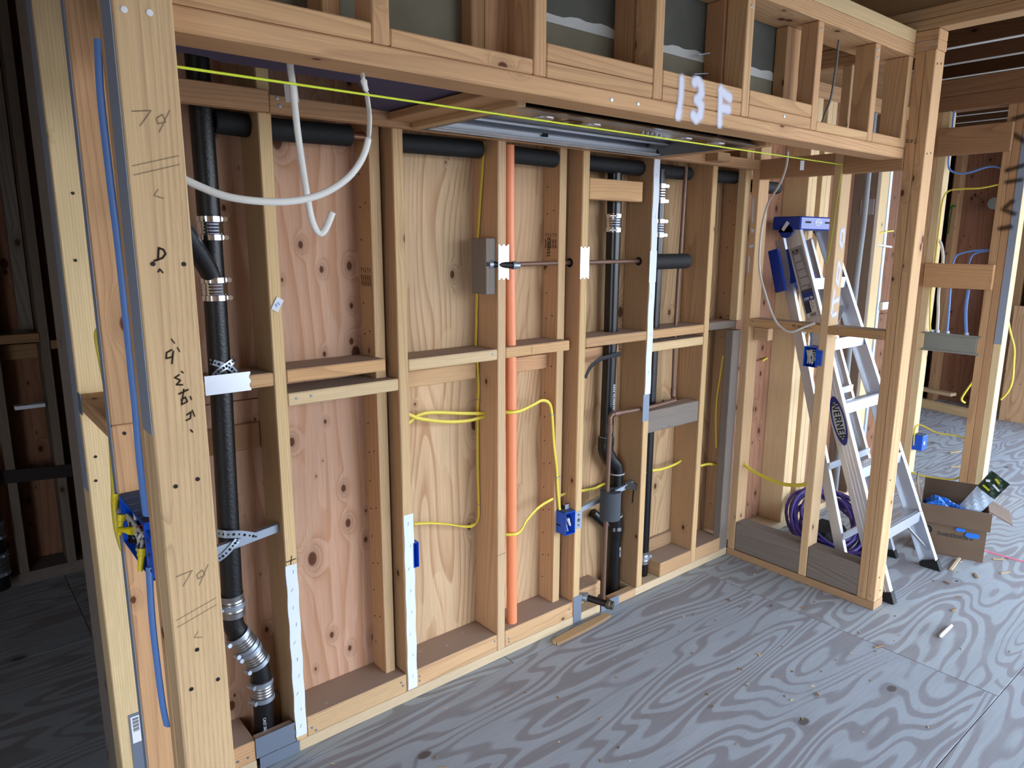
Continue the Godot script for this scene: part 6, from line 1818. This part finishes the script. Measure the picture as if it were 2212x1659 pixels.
		for i in 17:
			var y := 0.2 + i * 0.1
			if absf(y - float(q[1])) < 0.05 or absf(y - 1.2) < 0.06: continue
			tips.append(P(float(q[0]) + 0.0004, y, -0.115))
			if i % 2: tips.append(P(float(q[0]) + 0.0004, y + 0.012, -0.080))
		nails(wb, tips, P(-1, 0, 0), 0.0028, "bronze")
	var ft := []
	for i in 15: ft.append(P(2.3024, 0.25 + i * 0.11, -0.10 + 0.03 * (i % 2)))
	nails(wb, ft, P(-1, 0, 0), 0.003, "bronze")
	lettering(wb, "stamp_words", "TENO.2", P(1.1284, 1.575, -0.105), P(0, 1, 0), P(0, 0, -1), 0.022, "ink", true)
	# nails in the sills and blocks
	nails(wb, [P(0.10, 0.106, -0.03), P(0.27, 0.106, -0.095), P(0.22, 0.106, -0.02), P(0.50, 0.106, -0.09), P(0.60, 0.106, -0.06), P(0.70, 0.106, -0.10), P(0.93, 0.106, -0.06), P(0.95, 0.106, -0.10), P(1.35, 0.106, -0.09), P(1.88, 0.106, -0.06), P(1.87, 0.106, -0.03), P(2.15, 0.106, -0.06), P(-0.25, 0.106, -0.04)], P(0, 1, 0), 0.005, "galvanised")
	nails(wb, [P(0.035, 0.065, 0), P(0.048, 0.05, 0), P(0.365, 0.085, 0), P(0.372, 0.07, 0), P(0.44, 0.078, 0), P(0.44, 0.06, 0), P(0.78, 0.085, 0), P(0.85, 0.07, 0), P(0.852, 0.055, 0), P(1.18, 0.08, 0), P(-0.20, 0.062, 0), P(-0.17, 0.06, 0), P(0.045, 1.145, 0), P(0.09, 1.147, 0), P(0.77, 1.205, 0)], P(0, 0, 1), 0.0038)
	nails(wb, [P(0.022, 1.965, 0.038), P(0.028, 1.946, 0.038)], P(0, 0, 1), 0.005, "galvanised")
	nails(sof, [P(1.20, 2.27, 0.674), P(1.606, 2.28, 0.674), P(2.02, 2.285, 0.674), P(2.02, 2.255, 0.674), P(0.72, 1.946, 0.674), P(0.62, 1.944, 0.674), P(1.42, 1.99, 0.674)], P(0, 0, 1), 0.005, "galvanised")
	for z in [0.560, 0.558]:
		var s := Shape.new()
		rod(s, P(1.11 if z == 0.560 else 1.10, 2.145 if z == 0.560 else 2.09, z), P(1.155, 2.155 if z == 0.560 else 2.098, z + 0.01), 0.0025, 8)
		put(sof, "screw", s, M.galvanised)
	nails(wr, [P(2.318, 1.222, 0.06), P(2.318, 1.22, 0.475), P(2.318, 1.212, 0.655), P(2.319, 0.07, 0.696), P(2.319, 0.065, 0.734)], P(-1, 0, 0), 0.004)
	nails(wr, [P(2.34, 2.27, 0.753), P(2.375, 2.275, 0.753), P(2.34, 1.94, 0.753), P(2.375, 1.945, 0.753), P(2.345, 0.6, 0.753), P(2.37, 0.08, 0.753), P(2.345, 0.15, 0.753)], P(0, 0, 1), 0.004, "bronze")
	m = strokes(96, 64, [[1.6, V(8, 14), V(26, 12), V(10, 26), V(28, 28)], [1.6, V(44, 16), V(36, 24), V(46, 32), V(54, 22), V(44, 16)], [1.6, V(70, 10), V(66, 40), V(86, 30)]], Color(0.1, 0.08, 0.07, 0.85))
	print_on(wr, "pencil_mark", m, P(2.3172, 1.216, 0.30), P(0, 0, 0.045), P(0, 0.018, 0))
	print_on(wr, "pencil_mark", m, P(2.3182, 1.985, 0.70), P(0, 0, 0.028), P(0, 0.022, 0))
	# black paint on the far grey strip
	m = strokes(40, 320, [[5.0, V(8, 20), V(34, 14)], [5.0, V(10, 60), V(32, 80)], [5.0, V(8, 150), V(34, 140)], [5.0, V(10, 180), V(34, 176)], [5.0, V(24, 230), V(10, 250), V(30, 262)], [6.0, V(10, 300), V(26, 296)]], Color(0.04, 0.04, 0.045, 0.6), 5.0)
	print_on(get_node("wall_opening"), "black_paint", m, P(4.2975, 2.0, 0.48), P(0, 0, 0.055), P(0, 0.36, 0))
